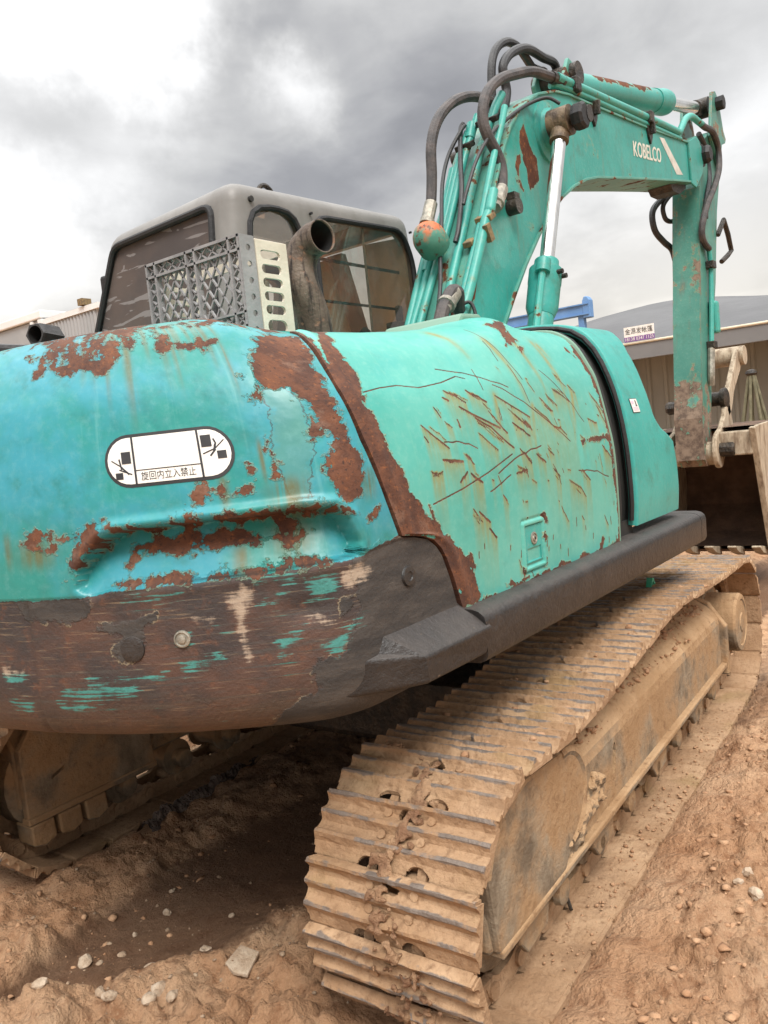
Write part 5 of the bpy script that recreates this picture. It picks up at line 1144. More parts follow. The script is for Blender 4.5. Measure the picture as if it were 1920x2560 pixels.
# side plates: fine enough to carry a rust map
def side_plate(name, poly, y0, y1, mat, parent, step=.02):
    bm = bmesh.new(); n = len(poly); a = [bm.verts.new((x, y0, z)) for x, z in poly]; bm.faces.new(a); bmesh.ops.triangulate(bm, faces=bm.faces)
    P = np.array(poly)
    for ax, no in ((0, (1, 0, 0)), (1, (0, 0, 1))):
        for v in np.arange(P[:, ax].min() + step, P[:, ax].max(), step):
            co = (v, 0, 0) if ax == 0 else (0, 0, v); bmesh.ops.bisect_plane(bm, geom=bm.verts[:] + bm.edges[:] + bm.faces[:], plane_co=co, plane_no=no)
    r = bmesh.ops.extrude_face_region(bm, geom=bm.faces[:]); vs = [g for g in r['geom'] if isinstance(g, bmesh.types.BMVert)]
    for v in vs: v.co.y = y1
    bmesh.ops.recalc_face_normals(bm, faces=bm.faces)
    me = D.meshes.new(name); bm.to_mesh(me); bm.free(); me.materials.append(mat); o = D.objects.new(name, me); COL.objects.link(o); o.parent = parent; return o
inner = lambda pts, d: pts
RUSTB = [[(.846, 3.069), (.80, 3.01), (.773, 2.963), (.790, 2.925), (.816, 2.913), (.80, 2.87), (.84, 2.829), (.835, 2.77), (.860, 2.724), (.90, 2.74), (.977, 2.805), (.970, 2.87), (.966, 2.915), (.91, 2.95), (.88, 2.985)], [(.745, 2.88), (.775, 2.89), (.78, 2.86), (.745, 2.83), (.74, 2.79), (.71, 2.82), (.73, 2.86)], [(.70, 2.79), (.715, 2.775), (.72, 2.735), (.70, 2.75)], [(.73, 2.785), (.755, 2.75), (.775, 2.72), (.75, 2.73)]]
def boom_rust(P): return np.clip(polys_sdf(P[:, [0, 2]], RUSTB, -.2) * 12 + .19, -.02, .36) - .02 * (P[:, 0] > 1.2)
web = side_plate('boom_side_plate', up_edge + lo_edge, BY0, BY0 + .014, M['boom'], boom); attr_from(web, boom_rust)
web2 = side_plate('boom_side_plate', up_edge + lo_edge, BY1, BY1 - .014, M['boom'], boom, .08); attr_from(web2, lambda P: P[:, 0] * 0)
# top and bottom flanges run a little past the side plates
def flange(name, pts, y0, y1, th):
    f = MB(); n = len(pts); V = []
    for i, (x, z) in enumerate(pts):
        a = np.array(pts[max(i - 1, 0)]); b = np.array(pts[min(i + 1, n - 1)]); t = (b - a) / np.linalg.norm(b - a); nr = np.array([-t[1], t[0]])
        for y in (y0, y1):
            for k in (-th * .35, th * .65): V.append((x + nr[0] * k, y, z + nr[1] * k))
    F = []
    for i in range(n - 1):
        a = i * 4; b = a + 4
        F += [(a, b, b + 2, a + 2), (a + 1, a + 3, b + 3, b + 1), (a, a + 1, b + 1, b), (a + 2, b + 2, b + 3, a + 3)]
    F += [(0, 2, 3, 1), tuple(4 * (n - 1) + q for q in (0, 1, 3, 2))]
    f.add(V, F); return f.build(name, M['boomdull'], boom, bevel=.003)
flange('boom_top_flange', up_edge, BY0 - .012, BY1 + .012, .014)
flange('boom_bottom_flange', lo_edge[2:], BY0 - .014, BY1 + .014, .016)
# round bosses where the lift cylinders are pinned
for y, s in ((BY0, -1), (BY1, 1)):
    f = MB(); lathe_safe(f, [(-.01, .165), (.012, .160), (.020, .120), (.055, .108), (.058, .06)], (1.125, y, 3.085), (0, s, 0), 32); o = f.build('pin_boss', M['boom'], boom, True, auto=40); attr_from(o, lambda P: P[:, 0] * 0 - .05)
f = MB(); f.cyl((1.06, -.66, 3.085), (1.06, .16, 3.085), .042, 20); f.build('lift_pin', M['grease'], boom, True)
# tip plates, pin
f = MB(); f.prism([(3.74, 3.30), (3.72, 3.62), (3.93, 3.70), (4.07, 3.66), (4.12, 3.56), (4.06, 3.44), (3.86, 3.29)], BY0 - .018, BY0 - .001); f.build('boom_tip_plate', M['boom'], boom, bevel=.004)
f = MB(); f.prism([(3.74, 3.30), (3.72, 3.62), (3.93, 3.70), (4.07, 3.66), (4.12, 3.56), (4.06, 3.44), (3.86, 3.29)], BY1 + .001, BY1 + .018); f.build('boom_tip_plate', M['boom'], boom, bevel=.004)
f = MB(); f.prism([(3.40, 3.25), (3.46, 3.21), (3.62, 3.215), (3.80, 3.29), (3.80, 3.33)], BY0 + .05, BY1 - .05); f.build('boom_tip_bottom', M['grease'], boom)
# name and stripe on the side plate (flat print)
def on_boom(o2): return lambda V: np.stack([V[:, 0], 0 * V[:, 0] + BY0 - o2, V[:, 1]], -1)
V, F = text_polys('KOBELCO', .128, 4)
xy = V[:, :2].copy(); w = np.ptp(xy[:, 0]); cxy = (xy.max(0) + xy.min(0)) / 2; xy = (xy - cxy) * np.array([.575 / w, 1.10])
xy = np.stack([2.760 + xy[:, 0], 3.332 + xy[:, 1] + .128 * xy[:, 0]], -1)
bold = [(0, 0), (.005, 0), (-.005, 0), (0, .003)]
Vb = np.concatenate([xy + np.array(b) for b in bold]); Fb = [tuple(i + k * len(xy) for i in f) for k in range(len(bold)) for f in F]
Vb3 = on_boom(.0016)(Vb); Vb3[:, 1] -= np.repeat(np.arange(len(bold)) * .0003, len(xy)); mesh_obj('boom_lettering', Vb3, Fb, M['cream_paint'], boom)
V, F = flat_mesh([[(3.044, 3.500), (3.155, 3.516), (3.560, 3.335), (3.400, 3.307)]], .2); decal('boom_stripe', V, F, on_boom(.0016), M['stripe'], boom)
for bx, bz in ((1.79, 3.345), (2.81, 3.470)):
    f = MB(); f.prism([(bx - .055, bz + .045), (bx + .055, bz + .045), (bx + .045, bz - .02), (bx + .005, bz - .075), (bx - .035, bz - .02)], BY0 - .016, BY0 - .0005); f.box(bx - .012, bx + .012, BY0 - .05, BY0 - .016, bz - .01, bz + .07); f.build('pipe_bracket', M['grease'], boom, bevel=.003)
f = MB(); f.cyl((.60, BY0 - .001, 2.600), (.60, BY0 - .06, 2.600), .038, 14); f.box(.585, .64, BY0 - .045, BY0, 2.60, 2.67); f.build('swivel_fitting', M['grease'], boom, True, auto=40)

# rigid pipes along the back of the boom
NB = Vector((-.879, 0, .478))
PIPES = [([(.50, -.155, 2.83), (.421, -.150, 2.678), (.355, -.145, 2.557), (.282, -.10, 2.423), (.094, -.085, 2.078), (-.02, -.08, 1.86)], .021),
 ([(.60, -.20, 3.02), (.50, -.18, 2.83), (.32, -.165, 2.492), (.257, -.135, 2.376), (.171, -.125, 2.218), (.084, -.110, 2.059), (-.02, -.10, 1.86)], .019),
 ([(.652, -.235, 3.103), (.604, -.225, 3.015), (.564, -.215, 2.942), (.498, -.205, 2.819), (.341, -.196, 2.532), (.251, -.176, 2.365), (.156, -.160, 2.19), (.066, -.150, 2.027), (-.02, -.15, 1.86)], .019),
 ([(.72, -.345, 3.19), (.657, -.335, 3.113), (.618, -.325, 3.041), (.548, -.300, 2.911), (.427, -.290, 2.69), (.285, -.287, 2.429), (.159, -.280, 2.196), (.096, -.287, 2.081), (-.02, -.29, 1.86)], .022),
 ([(.66, -.385, 3.10), (.589, -.392, 2.988), (.515, -.384, 2.85), (.413, -.382, 2.663), (.327, -.382, 2.505), (.257, -.377, 2.378), (.174, -.365, 2.224), (.086, -.365, 2.063), (-.02, -.36, 1.86)], .017),
 ([(.39, -.425, 2.640), (.34, -.428, 2.55), (.336, -.425, 2.535), (.31, -.415, 2.496), (.285, -.413, 2.449), (.21, -.408, 2.312), (.134, -.400, 2.172), (.051, -.385, 2.02), (-.05, -.38, 1.83)], .024)]
for p, r in PIPES:
    f = MB(); f.tube(spline(p, 5), r, 12); f.build('hydraulic_pipe', M['pipe'], boom, True)
for (x, y, z, a, b) in [(.325, -.405, 2.510, .085, .05), (.26, -.35, 2.40, .05, .04), (.62, -.31, 3.05, .12, .03), (.56, -.20, 2.945, .09, .035)]:
    f = MB(); R = Matrix.Rotation(math.radians(-29), 3, 'Y'); f.box(-.03, .03, -a / 2, a / 2, -.014, .014, R, (x, y, z)); f.build('pipe_clamp', M['ochre'] if z < 2.6 else M['grease'], boom, bevel=.004)
f = MB(); f.box(-.02, .02, -.012, .012, -.04, .04, Matrix.Rotation(math.radians(-29), 3, 'Y'), (.29, -.435, 2.43)); f.build('clamp_bolt', M['ochre'], boom)
for (x, y, z) in [(.605, -.215, 3.02), (.245, -.12, 2.35), (.12, -.27, 2.12)]:
    f = MB(); f.tube([(x - .02, y, z - .04), (x + .02, y, z + .04)], .027, 12); f.build('pipe_union', M['pipe'], boom, True)
# hoses
HOSES = [('hose', .026, [(.135, -.2, 2.50), (.190, -.2, 2.594), (.224, -.2, 2.732), (.244, -.2, 2.873), (.313, -.2, 2.999), (.439, -.2, 3.109), (.601, -.2, 3.191), (.789, -.2, 3.238), (.93, -.2, 3.240)]),
 ('hose_black', .023, [(.887, -.2, 3.19), (.902, -.2, 3.333), (.931, -.2, 3.458), (1.001, -.2, 3.553), (1.122, -.2, 3.622), (1.252, -.2, 3.637), (1.334, -.2, 3.611), (1.418, -.2, 3.576), (1.478, -.2, 3.567), (1.64, -.2, 3.585)]),
 ('hose_black', .025, [(.86, -.26, 3.13), (.908, -.26, 3.20), (.968, -.25, 3.297), (.955, -.25, 3.367), (.953, -.25, 3.428), (1.035, -.25, 3.508), (1.174, -.25, 3.582), (1.296, -.25, 3.617), (1.465, -.25, 3.626), (1.612, -.25, 3.639), (1.665, -.25, 3.585)]),
 ('hose', .027, [(.505, -.405, 2.63), (.553, -.395, 2.763), (.544, -.385, 2.841), (.489, -.37, 2.925), (.473, -.36, 2.994), (.495, -.36, 3.083), (.569, -.36, 3.17), (.693, -.36, 3.25), (.859, -.36, 3.32), (1.05, -.37, 3.385), (1.272, -.38, 3.415)]),
 ('hose_black', .009, [(1.02, -.52, 3.165), (.98, -.47, 3.20), (.90, -.41, 3.172), (.751, -.40, 3.095), (.639, -.39, 3.025), (.517, -.38, 2.945), (.393, -.36, 2.815), (.303, -.34, 2.66), (.267, -.33, 2.58)]),
 ('hose_black', .012, [(.60, -.18, 3.07), (.576, -.175, 3.03), (.47, -.219, 2.842), (.376, -.265, 2.675), (.275, -.290, 2.49), (.239, -.285, 2.415)]),
 ('hose_black', .010, [(.58, -.20, 3.05), (.541, -.190, 3.01), (.475, -.150, 2.893), (.386, -.155, 2.738), (.261, -.205, 2.515), (.198, -.225, 2.40), (.098, -.27, 2.215), (.04, -.28, 2.09)]),
 ('hose', .030, [(.02, -.40, 2.07), (-.014, -.42, 2.090), (-.045, -.44, 2.128), (-.103, -.45, 2.128), (-.147, -.45, 2.092), (-.194, -.45, 2.039), (-.236, -.45, 1.958), (-.25, -.45, 1.88)]),
 ('hose_black', .008, [(.03, -.39, 2.08), (.06, -.43, 2.10), (.07, -.45, 2.06), (.06, -.46, 1.98), (.07, -.46, 1.90)]),
 ('hose_black', .012, [(-.55, -.15, 1.93), (-.42, -.22, 1.965), (-.30, -.28, 1.965), (-.20, -.30, 1.93), (-.15, -.30, 1.88)]),
 ('hose_black', .026, [(4.13, -.12, 3.36), (4.02, -.06, 3.30), (3.868, -.04, 3.186), (3.865, -.05, 3.04), (3.98, -.08, 2.955), (4.08, -.11, 2.90), (4.10, -.13, 2.80)]),
 ('hose_black', .020, [(4.15, -.13, 3.38), (4.04, -.08, 3.264), (4.05, -.08, 3.17), (4.09, -.10, 3.135), (4.16, -.13, 3.14)]),
 ('hose', .026, [(4.10, -.41, 3.84), (4.22, -.41, 3.842), (4.42, -.41, 3.86), (4.56, -.41, 3.80), (4.60, -.41, 3.69), (4.52, -.42, 3.55), (4.33, -.42, 3.37), (4.14, -.41, 3.214), (4.01, -.40, 3.06), (3.98, -.39, 2.95), (4.03, -.39, 2.885), (4.16, -.39, 2.85)]),
 ('hose_black', .022, [(4.20, -.36, 3.80), (4.35, -.36, 3.74), (4.42, -.36, 3.62), (4.40, -.37, 3.48), (4.28, -.38, 3.34), (4.18, -.38, 3.20), (4.16, -.38, 3.10)])]
for mt, r, p in HOSES:
    f = MB(); f.tube(spline(p, 6), r, 10); f.build('hydraulic_hose', M[mt], boom, True)
def sleeve(a, b, r, mat='zinc', n=12):
    a, b = Vector(a), Vector(b); d = (b - a); f = MB(); lathe_safe(f, [(0, r * .8), (0, r), (d.length * .62, r), (d.length * .64, r * 1.12), (d.length * .8, r * 1.12), (d.length * .82, r * .85), (d.length, r * .85)], a, d, n); f.build('hose_fitting', M[mat], boom, True, auto=30)
sleeve((.195, -.2, 2.605), (.125, -.2, 2.475), .031); sleeve((.52, -.40, 2.675), (.395, -.422, 2.56), .034); sleeve((-.085, -.447, 2.125), (-.185, -.45, 2.05), .036)
sleeve((1.26, -.38, 3.413), (1.42, -.385, 3.432), .033, 'grease'); sleeve((1.44, -.2, 3.57), (1.60, -.2, 3.59), .028, 'grease'); sleeve((.905, -.26, 3.195), (.85, -.26, 3.10), .032, 'grease')
# pipes along the top of the boom to the tip
for r, p in ((.026, [(1.30, -.395, 3.420), (1.445, -.395, 3.432), (1.75, -.395, 3.462), (2.766, -.395, 3.568), (2.918, -.395, 3.584), (3.40, -.395, 3.632), (3.52, -.395, 3.645), (3.60, -.395, 3.70), (3.72, -.395, 3.79), (3.86, -.40, 3.845), (4.02, -.405, 3.845), (4.12, -.41, 3.842)]), (.018, [(1.30, -.350, 3.39), (1.479, -.39, 3.404), (2.788, -.39, 3.528), (3.55, -.39, 3.603)])):
    f = MB(); f.tube(spline(p, 4), r, 12); f.build('hydraulic_pipe', M['pipe'], boom, True)
for x, z in ((1.52, 3.44), (2.80, 3.573)):
    f = MB(); f.box(x - .035, x + .035, -.435, -.34, z - .045, z + .035); f.build('pipe_clamp', M['grease'], boom, bevel=.008)

# painted hemisphere-ended accumulator beside the boom
f = MB(); A_ = Vector((.155, -.205, 2.428)); ax = Vector((.80, .02, -.60)).normalized(); r = .078
lathe_safe(f, [(-.085 * math.cos(a), r * math.sin(a)) for a in np.linspace(.05, PI / 2, 10)] + [(.05, .076), (.065, .070), (.07, .05)], A_ - ax * .01, ax, 24); k = f.build('work_lamp_housing', M['orange'], boom, True)

# ---- lift cylinders
def cyl_between(a, b, y, mat_body, name, near):
    a, b = Vector((a[0], y, a[1])), Vector((b[0], y, b[1])); d = (b - a).normalized(); L = (b - a).length
    g = L - .905 if near else L - .905
    f = MB(); lathe_safe(f, [(0, .062), (g - .20, .062), (g - .20, .064), (g - .155, .079), (g - .03, .080), (g - .025, .082), (g + .05, .082), (g + .055, .062), (g + .10, .060), (g + .102, .042)], a, d, 32); body = f.build(name, M['cyl'], EX, True, auto=40); attr_from(body, lambda P: P[:, 0] * 0 - .06)
    f = MB(); f.cyl(a + d * (g + .04), b - d * .055, .0365, 28); f.build('piston_rod', M['chrome'], body, True)
    f = MB(); f.cyl(b + Vector((0, -.055, 0)), b + Vector((0, .055, 0)), .075, 24); f.cyl(b - d * .115, b - d * .04, .05, 20); f.build('rod_eye', M['eye'], body, True, auto=40)
    f = MB(); lathe_safe(f, [(0, .062), (.02, .070), (.05, .070), (.062, .055), (.062, .01)], b + Vector((0, -.075, 0)), (0, -1, 0), 8); f.build('pin_cap', M['rubber'], body)
    p = Vector((-d.z, 0, d.x)) * -1
    side = Vector((0, -1, 0))
    q = a + d * (g + .02) + (p * -.085 + side * .03); f = MB(); f.tube(spline([q, a + d * (g - .10) + p * -.090 + side * .03, a + d * (g - .32) + p * -.09 + side * .03, a + d * .3 + p * -.09 + side * .03], 3), .018, 10); f.build('cylinder_pipe', M['pipe'], body, True)
    f = MB(); f.cyl(q + d * -.03, q + d * .035, .036, 14); f.build('port_block', M['cyl'], body, True, auto=40)
    for s in (-.022, .022):
        f = MB(); f.cyl(a + d * (g + .015) + side * .075 + p * s, a + d * (g + .015) + side * .105 + p * s, .012, 8); f.build('port_bolt', M['grease'], body)
cyl_between((.22, 1.19), (1.012, 3.068), -.52, M['cyl'], 'lift_cylinder', True)
cyl_between((.30, 1.19), (1.075, 3.080), .015, M['cyl'], 'lift_cylinder', False)
# ---- arm cylinder on top of the boom
a, b = Vector((1.62, -.255, 3.520)), Vector((4.72, -.255, 4.165)); d = (b - a).normalized(); L = (b - a).length
f = MB(); lathe_safe(f, [(float(q), .082) for q in np.linspace(.12, 1.80, 30)] + [ (1.80, .088), (1.95, .092), (2.0, .097), (2.06, .097), (2.065, .093), (2.10, .093), (2.105, .05)], a, d, 36); ac = f.build('arm_cylinder', M['cyl'], EX, True, auto=40)
attr_from(ac, lambda P: -.06 + .30 * sstep(P[:, 2] - (3.520 + .208 * (P[:, 0] - 1.62)), -.02, .05) * sstep(P[:, 0], 1.95, 2.15) * (1 - sstep(P[:, 0], 3.0, 3.3)))
f = MB(); f.prism([(1.55, 3.36), (1.49, 3.50), (1.57, 3.62), (1.70, 3.60), (1.86, 3.40)], -.36, -.335); f.build('cylinder_bracket', M['boomdull'], boom, bevel=.006)
f = MB(); f.prism([(1.55, 3.36), (1.49, 3.50), (1.57, 3.62), (1.70, 3.60), (1.86, 3.40)], -.175, -.15); f.build('cylinder_bracket', M['boomdull'], boom, bevel=.006)
f = MB(); f.cyl((1.62, -.40, 3.535), (1.62, -.12, 3.535), .065, 18); f.build('cylinder_pin', M['grease'], ac, True, auto=40)
f = MB(); f.cyl(a + d * 2.08, b - d * .08, .052, 26); f.build('piston_rod', M['chrome'], ac, True)
f = MB(); f.cyl(b + Vector((0, -.075, 0)), b + Vector((0, .075, 0)), .085, 22); f.cyl(b - d * .20, b - d * .05, .062, 20); f.build('rod_eye', M['grease'], ac, True, auto=40)
rp = [Vector((x, 0, 0)) for x in (0,)]

# ---- arm (dipper)
AY0, AY1 = -.36, -.15
back = [(3.722, 1.138), (3.723, 1.461), (3.768, 1.628), (3.798, 1.823), (3.871, 2.25), (3.954, 2.61), (3.99, 2.83), (4.117, 3.357), (4.20, 3.55)]
front = [(4.34, 3.78), (4.55, 3.90), (4.70, 3.93), (4.84, 3.90), (4.80, 3.60), (4.62, 3.24), (4.50, 2.862), (4.42, 2.60), (4.24, 2.20), (4.08, 1.75), (3.99, 1.40), (3.97, 1.15), (3.90, 1.06), (3.79, 1.06)]
arm = plate_grid('arm', back + front, AY0 + .012, AY1 - .012, M['arm'], EX, bevel=.006)
attr_from(arm, lambda P: .22 * (1 - sstep(P[:, 2], 1.35, 1.95)) - .06 + .05 * (np.abs(P[:, 2] - 2.7) < .3))
def arm_rust(P): return .20 * (1 - sstep(P[:, 2], 1.35, 1.9)) - .08
for y0, y1 in ((AY0, AY0 + .014), (AY1, AY1 - .014)):
    s = side_plate('arm_side_plate', back + front, y0, y1, M['arm'], arm, .07); attr_from(s, arm_rust)
f = MB(); f.prism([(3.705, 1.12), (3.706, 1.46), (3.752, 1.63), (3.782, 1.823), (3.855, 2.25), (3.937, 2.61), (3.975, 2.83), (4.100, 3.357), (4.118, 3.352), (3.992, 2.825), (3.955, 2.605), (3.873, 2.247), (3.80, 1.82), (3.77, 1.625), (3.724, 1.46), (3.723, 1.12)], AY0 - .006, AY1 + .006); bp = f.build('arm_back_plate', M['arm'], arm)
bmx = bmesh.new(); bmx.from_mesh(bp.data); [bmesh.ops.bisect_plane(bmx, geom=bmx.verts[:] + bmx.edges[:] + bmx.faces[:], plane_co=(0, 0, v), plane_no=(0, 0, 1)) for v in np.arange(1.2, 3.35, .06)]; bmx.to_mesh(bp.data); bmx.free()
attr_from(bp, lambda P: .27 * (1 - sstep(P[:, 2], 1.30, 2.10)) - .04 + .06 * np.exp(-((P[:, 2] - 2.65) / .15) ** 2))
f = MB(); f.cyl((3.86, AY0 - .05, 1.16), (3.86, AY1 + .05, 1.16), .095, 24); f.build('bucket_boss', M['bucket'], arm, True, auto=40)
f = MB(); lathe_safe(f, [(0, .07), (.06, .075), (.085, .06), (.085, .01)], (4.13, AY0 - .02, 3.60), (0, -1, 0), 8); lathe_safe(f, [(0, .09), (.02, .09)], (4.13, AY0 - .02, 3.60), (0, -1, 0), 20); f.build('arm_pin', M['rubber'], arm)
f = MB(); lathe_safe(f, [(0, .06), (.07, .062), (.075, .05), (.075, .01)], (4.72, AY0 - .02, 4.165), (0, -1, 0), 8); f.build('cylinder_pin_cap', M['rubber'], arm)
for yy in (AY0 - .03, AY1 + .005):
    f = MB(); f.prism([(4.46, 3.84), (4.60, 4.24), (4.70, 4.27), (4.80, 4.22), (4.90, 3.98), (4.97, 3.92), (4.94, 3.88), (4.82, 3.84), (4.70, 3.60)], yy, yy + .025); f.build('arm_ear', M['arm'], arm, bevel=.004)
# pipes on the arm's right side
f = MB(); f.tube(spline([(4.16, -.39, 2.85), (4.18, -.39, 2.70), (4.13, -.39, 2.42), (4.06, -.39, 2.12), (4.02, -.39, 1.98)], 4), .020, 10); f.build('hydraulic_pipe', M['pipe'], arm, True)
f = MB(); f.tube(spline([(4.02, -.39, 2.02), (4.0, -.39, 1.92), (3.97, -.39, 1.80), (3.99, -.38, 1.72)], 4), .030, 10); f.build('hose_fitting', M['zinc'], arm, True)
for z, x in ((2.72, 4.18), (2.05, 4.05)):
    f = MB(); f.box(x - .05, x + .05, -.425, -.36, z - .03, z + .03); f.build('pipe_clamp', M['grease'], arm, bevel=.006)
f = MB(); f.box(4.13, 4.22, -.43, -.36, 2.15, 2.42); f.build('valve_block', M['pipe'], arm, bevel=.02)
f = MB(); f.tube([(4.55, -.37, 3.02), (4.66, -.40, 3.16), (4.78, -.40, 3.05), (4.86, -.40, 2.92), (4.72, -.40, 2.86), (4.62, -.37, 2.80)], .022, 8); f.build('hose_guide', M['grease'], arm, True)
# link and bucket
for y in (-.455, -.075):
    f = MB(); f.prism([(4.74, 2.05), (4.66, 2.04), (4.24, 1.66), (4.15, 1.50), (4.20, 1.44), (4.30, 1.50), (4.42, 1.66), (4.83, 1.95)], y, y + .045); f.build('bucket_link', M['bucket'], EX, bevel=.008)
f = MB(); lathe_safe(f, [(0, .05), (0, .085), (.46, .085), (.46, .05)], (4.72, -.49, 1.97), (0, 1, 0), 22); f.build('link_pin', M['bucket'], EX, True, auto=40)
f = MB(); lathe_safe(f, [(0, .085), (.04, .09), (.05, .07), (.05, .01)], (4.16, -.41, 1.60), (0, -1, 0), 12); f.cyl((4.16, -.42, 1.60), (4.16, -.08, 1.60), .06, 16); f.build('link_pivot', M['grease'], EX, True, auto=40)
f = MB(); lathe_safe(f, [(0, .05), (.06, .055), (.08, .04), (.08, .01)], (3.80, AY1 + .01, 1.56), (0, 1, 0), 8); f.build('pivot_cap', M['grease'], arm)
bu = D.objects.new('bucket', None); COL.objects.link(bu); bu.parent = EX
BK = [(3.80, 1.34), (3.95, 1.36), (4.55, 1.38), (4.86, 1.22), (5.05, .92), (5.02, .60), (4.80, .35), (4.45, .24), (4.22, .30)]
for y0, y1 in ((-.735, -.705), (.185, .215)):
    f = MB(); f.prism(BK, y0, y1); f.build('bucket_side', M['bucket'], bu, bevel=.006)
    f = MB(); f.prism([(3.775, 1.345), (3.84, 1.355), (4.25, .30), (4.19, .285)], y0 - .010, y1 + .010); f.build('side_cutter', M['bucket'], bu, bevel=.006)
sh = BK[1:]; f = MB(); n = len(sh); V = []
cx, cz = 4.4, .85
for x, z in sh:
    dx_, dz_ = cx - x, cz - z; q = math.hypot(dx_, dz_)
    for y in (-.704, .184):
        V += [(x, y, z), (x + dx_ / q * .03, y, z + dz_ / q * .03)]
F = []
for i in range(n - 1):
    a = 4 * i; c = a + 4; F += [(a, a + 2, c + 2, c), (a + 1, c + 1, c + 3, a + 3)]
f.add(V, F); f.build('bucket_shell', M['bucket_in'], bu)
for i, y in enumerate(np.linspace(-.64, .12, 5)):
    f = MB(); f.prism([(4.30, .235), (4.30, .31), (4.16, .335), (4.02, .36), (4.0, .35), (4.12, .285)], y - .035, y + .035); f.build('bucket_tooth', M['bucket'], bu, bevel=.006)
for y in (-.455, -.085):
    f = MB(); f.prism([(3.86 + .125 * math.cos(a), 1.185 + .15 * math.sin(a)) for a in np.linspace(math.radians(120), math.radians(325), 14)] + [(4.05, 1.14), (4.62, 1.14), (4.62, 1.33), (4.40, 1.335), (4.31, 1.37), (4.26, 1.50), (4.22, 1.60), (4.17, 1.615), (4.13, 1.56), (4.06, 1.45), (3.94, 1.36)], y, y + .04); f.build('bucket_ear', M['bucket'], bu, bevel=.010)
f = MB(); lathe_safe(f, [(0, .06), (.10, .062), (.115, .05), (.115, .01)], (3.86, -.455, 1.185), (0, -1, 0), 10); f.build('bucket_pin', M['grease'], bu)
for y0, y1 in ((-.703, -.416), (-.044, .183)):
    f = MB(); f.box(3.84, 4.5, y0, y1, 1.13, 1.325); f.build('bucket_top_bar', M['bucket'], bu, bevel=.012)

# ---- exhaust pipe
f = MB()
pts = spline([(-.800, -.285, 1.80), (-.805, -.283, 1.92), (-.818, -.280, 2.02), (-.842, -.272, 2.11), (-.840, -.264, 2.185), (-.828, -.282, 2.245), (-.824, -.325, 2.272), (-.830, -.378, 2.276)], 6)
n = len(pts); rad = [.060] * n
f.tube(pts, rad, 28, caps=False); ex = f.build('exhaust_pipe', M['exhaust'], EX, True)
m_ = ex.modifiers.new('wall', 'SOLIDIFY'); m_.thickness = .005; m_.offset = -1
pe, pd = pts[-1], (pts[-1] - pts[-2]).normalized()
f = MB(); f.tube(pts[-12:-1], .0545, 20, caps=False); f.cyl(pts[-13], pts[-12], .054, 20); f.build('exhaust_bore', M['soot'], ex, True)
f = MB(); lathe_safe(f, [(0, .075), (.02, .078), (.03, .066)], (-.803, -.283, 1.885), (-.1, 0, 1), 24); f.build('pipe_collar', M['exhaust'], ex, True, auto=40)

# ---- cab
def rounded_hull():
    bm = bmesh.new()
    B_ = [(-.885, .12, 1.20), (.64, .12, 1.20), (.64, 1.16, 1.20), (-.885, 1.20, 1.20)]; T_ = [(-.762, .118, 2.635), (.50, .135, 2.690), (.50, .955, 2.670), (-.762, .965, 2.600)]
    M_ = [(-.80, .12, 2.16), (.585, .12, 2.16), (.585, 1.10, 2.16), (-.80, 1.115, 2.16)]
    vs = [[bm.verts.new(p) for p in L] for L in (B_, M_, T_)]
    bm.faces.new(vs[0][::-1]); bm.faces.new(vs[2])
    for a, b in ((0, 1), (1, 2)):
        for i in range(4): bm.faces.new((vs[a][i], vs[a][(i + 1) % 4], vs[b][(i + 1) % 4], vs[b][i]))
    bmesh.ops.recalc_face_normals(bm, faces=bm.faces); bm.edges.ensure_lookup_table()
    top = set(vs[2]); E1 = [e for e in bm.edges if e.verts[0] in top and e.verts[1] in top]; E2 = [e for e in bm.edges if abs(e.verts[0].co.z - e.verts[1].co.z) > .3]
    bmesh.ops.bevel(bm, geom=E1 + E2, offset=.085, segments=6, profile=.55, affect='EDGES', clamp_overlap=True)
    # crown the roof slightly
    me = D.meshes.new('cab'); bm.to_mesh(me); bm.free(); o = D.objects.new('cab', me); COL.objects.link(o); me.materials.append(M['cab']); o.parent = EX; return o
cab = rounded_hull()
s_ = cab.modifiers.new('wall', 'SOLIDIFY'); s_.thickness = .04; s_.offset = -1
bpy.context.view_layer.update(); apply_mods(cab)
def round_poly(P, r, k=5):
    P = [np.array(p, float) for p in P]; out = []; n = len(P)
    for i in range(n):
        a, b, c = P[i - 1], P[i], P[(i + 1) % n]; u = (a - b) / np.linalg.norm(a - b); v = (c - b) / np.linalg.norm(c - b); rr_ = min(r, np.linalg.norm(a - b) * .45, np.linalg.norm(c - b) * .45)
        p0, p2 = b + u * rr_, b + v * rr_
        for t in np.linspace(0, 1, k): out.append(tuple((1 - t) ** 2 * p0 + 2 * t * (1 - t) * b + t * t * p2))
    return out
WIN = {'mid': round_poly([(-.690, 1.72), (-.690, 2.538), (-.378, 2.552), (-.378, 1.72)], .13), 'front': round_poly([(-.288, 1.70), (-.288, 2.552), (.395, 2.585), (.475, 2.44), (.475, 1.70)], .10)}
REAR = round_poly([(.245, 1.78), (.238, 2.548), (.905, 2.530), (1.115, 2.06), (1.115, 1.78)], .05)
cs = []
for P in WIN.values():
    c = MB(); c.prism(P, .02, .26); cs.append(c.build('cutter', None))
c = MB(); c.prism(REAR, -1.2, -.60, 'X'); cs.append(c.build('cutter', None))
c = MB(); c.prism(round_poly([(.19, 1.55), (.19, 2.605), (.90, 2.60), (1.02, 1.55)], .06), .3, .8, 'X'); cs.append(c.build('cutter', None))
c = MB(); c.prism(round_poly([(-.30, 1.9), (-.30, 2.46), (.36, 2.50), (.40, 1.9)], .08), .85, 1.4); cs.append(c.build('cutter', None))
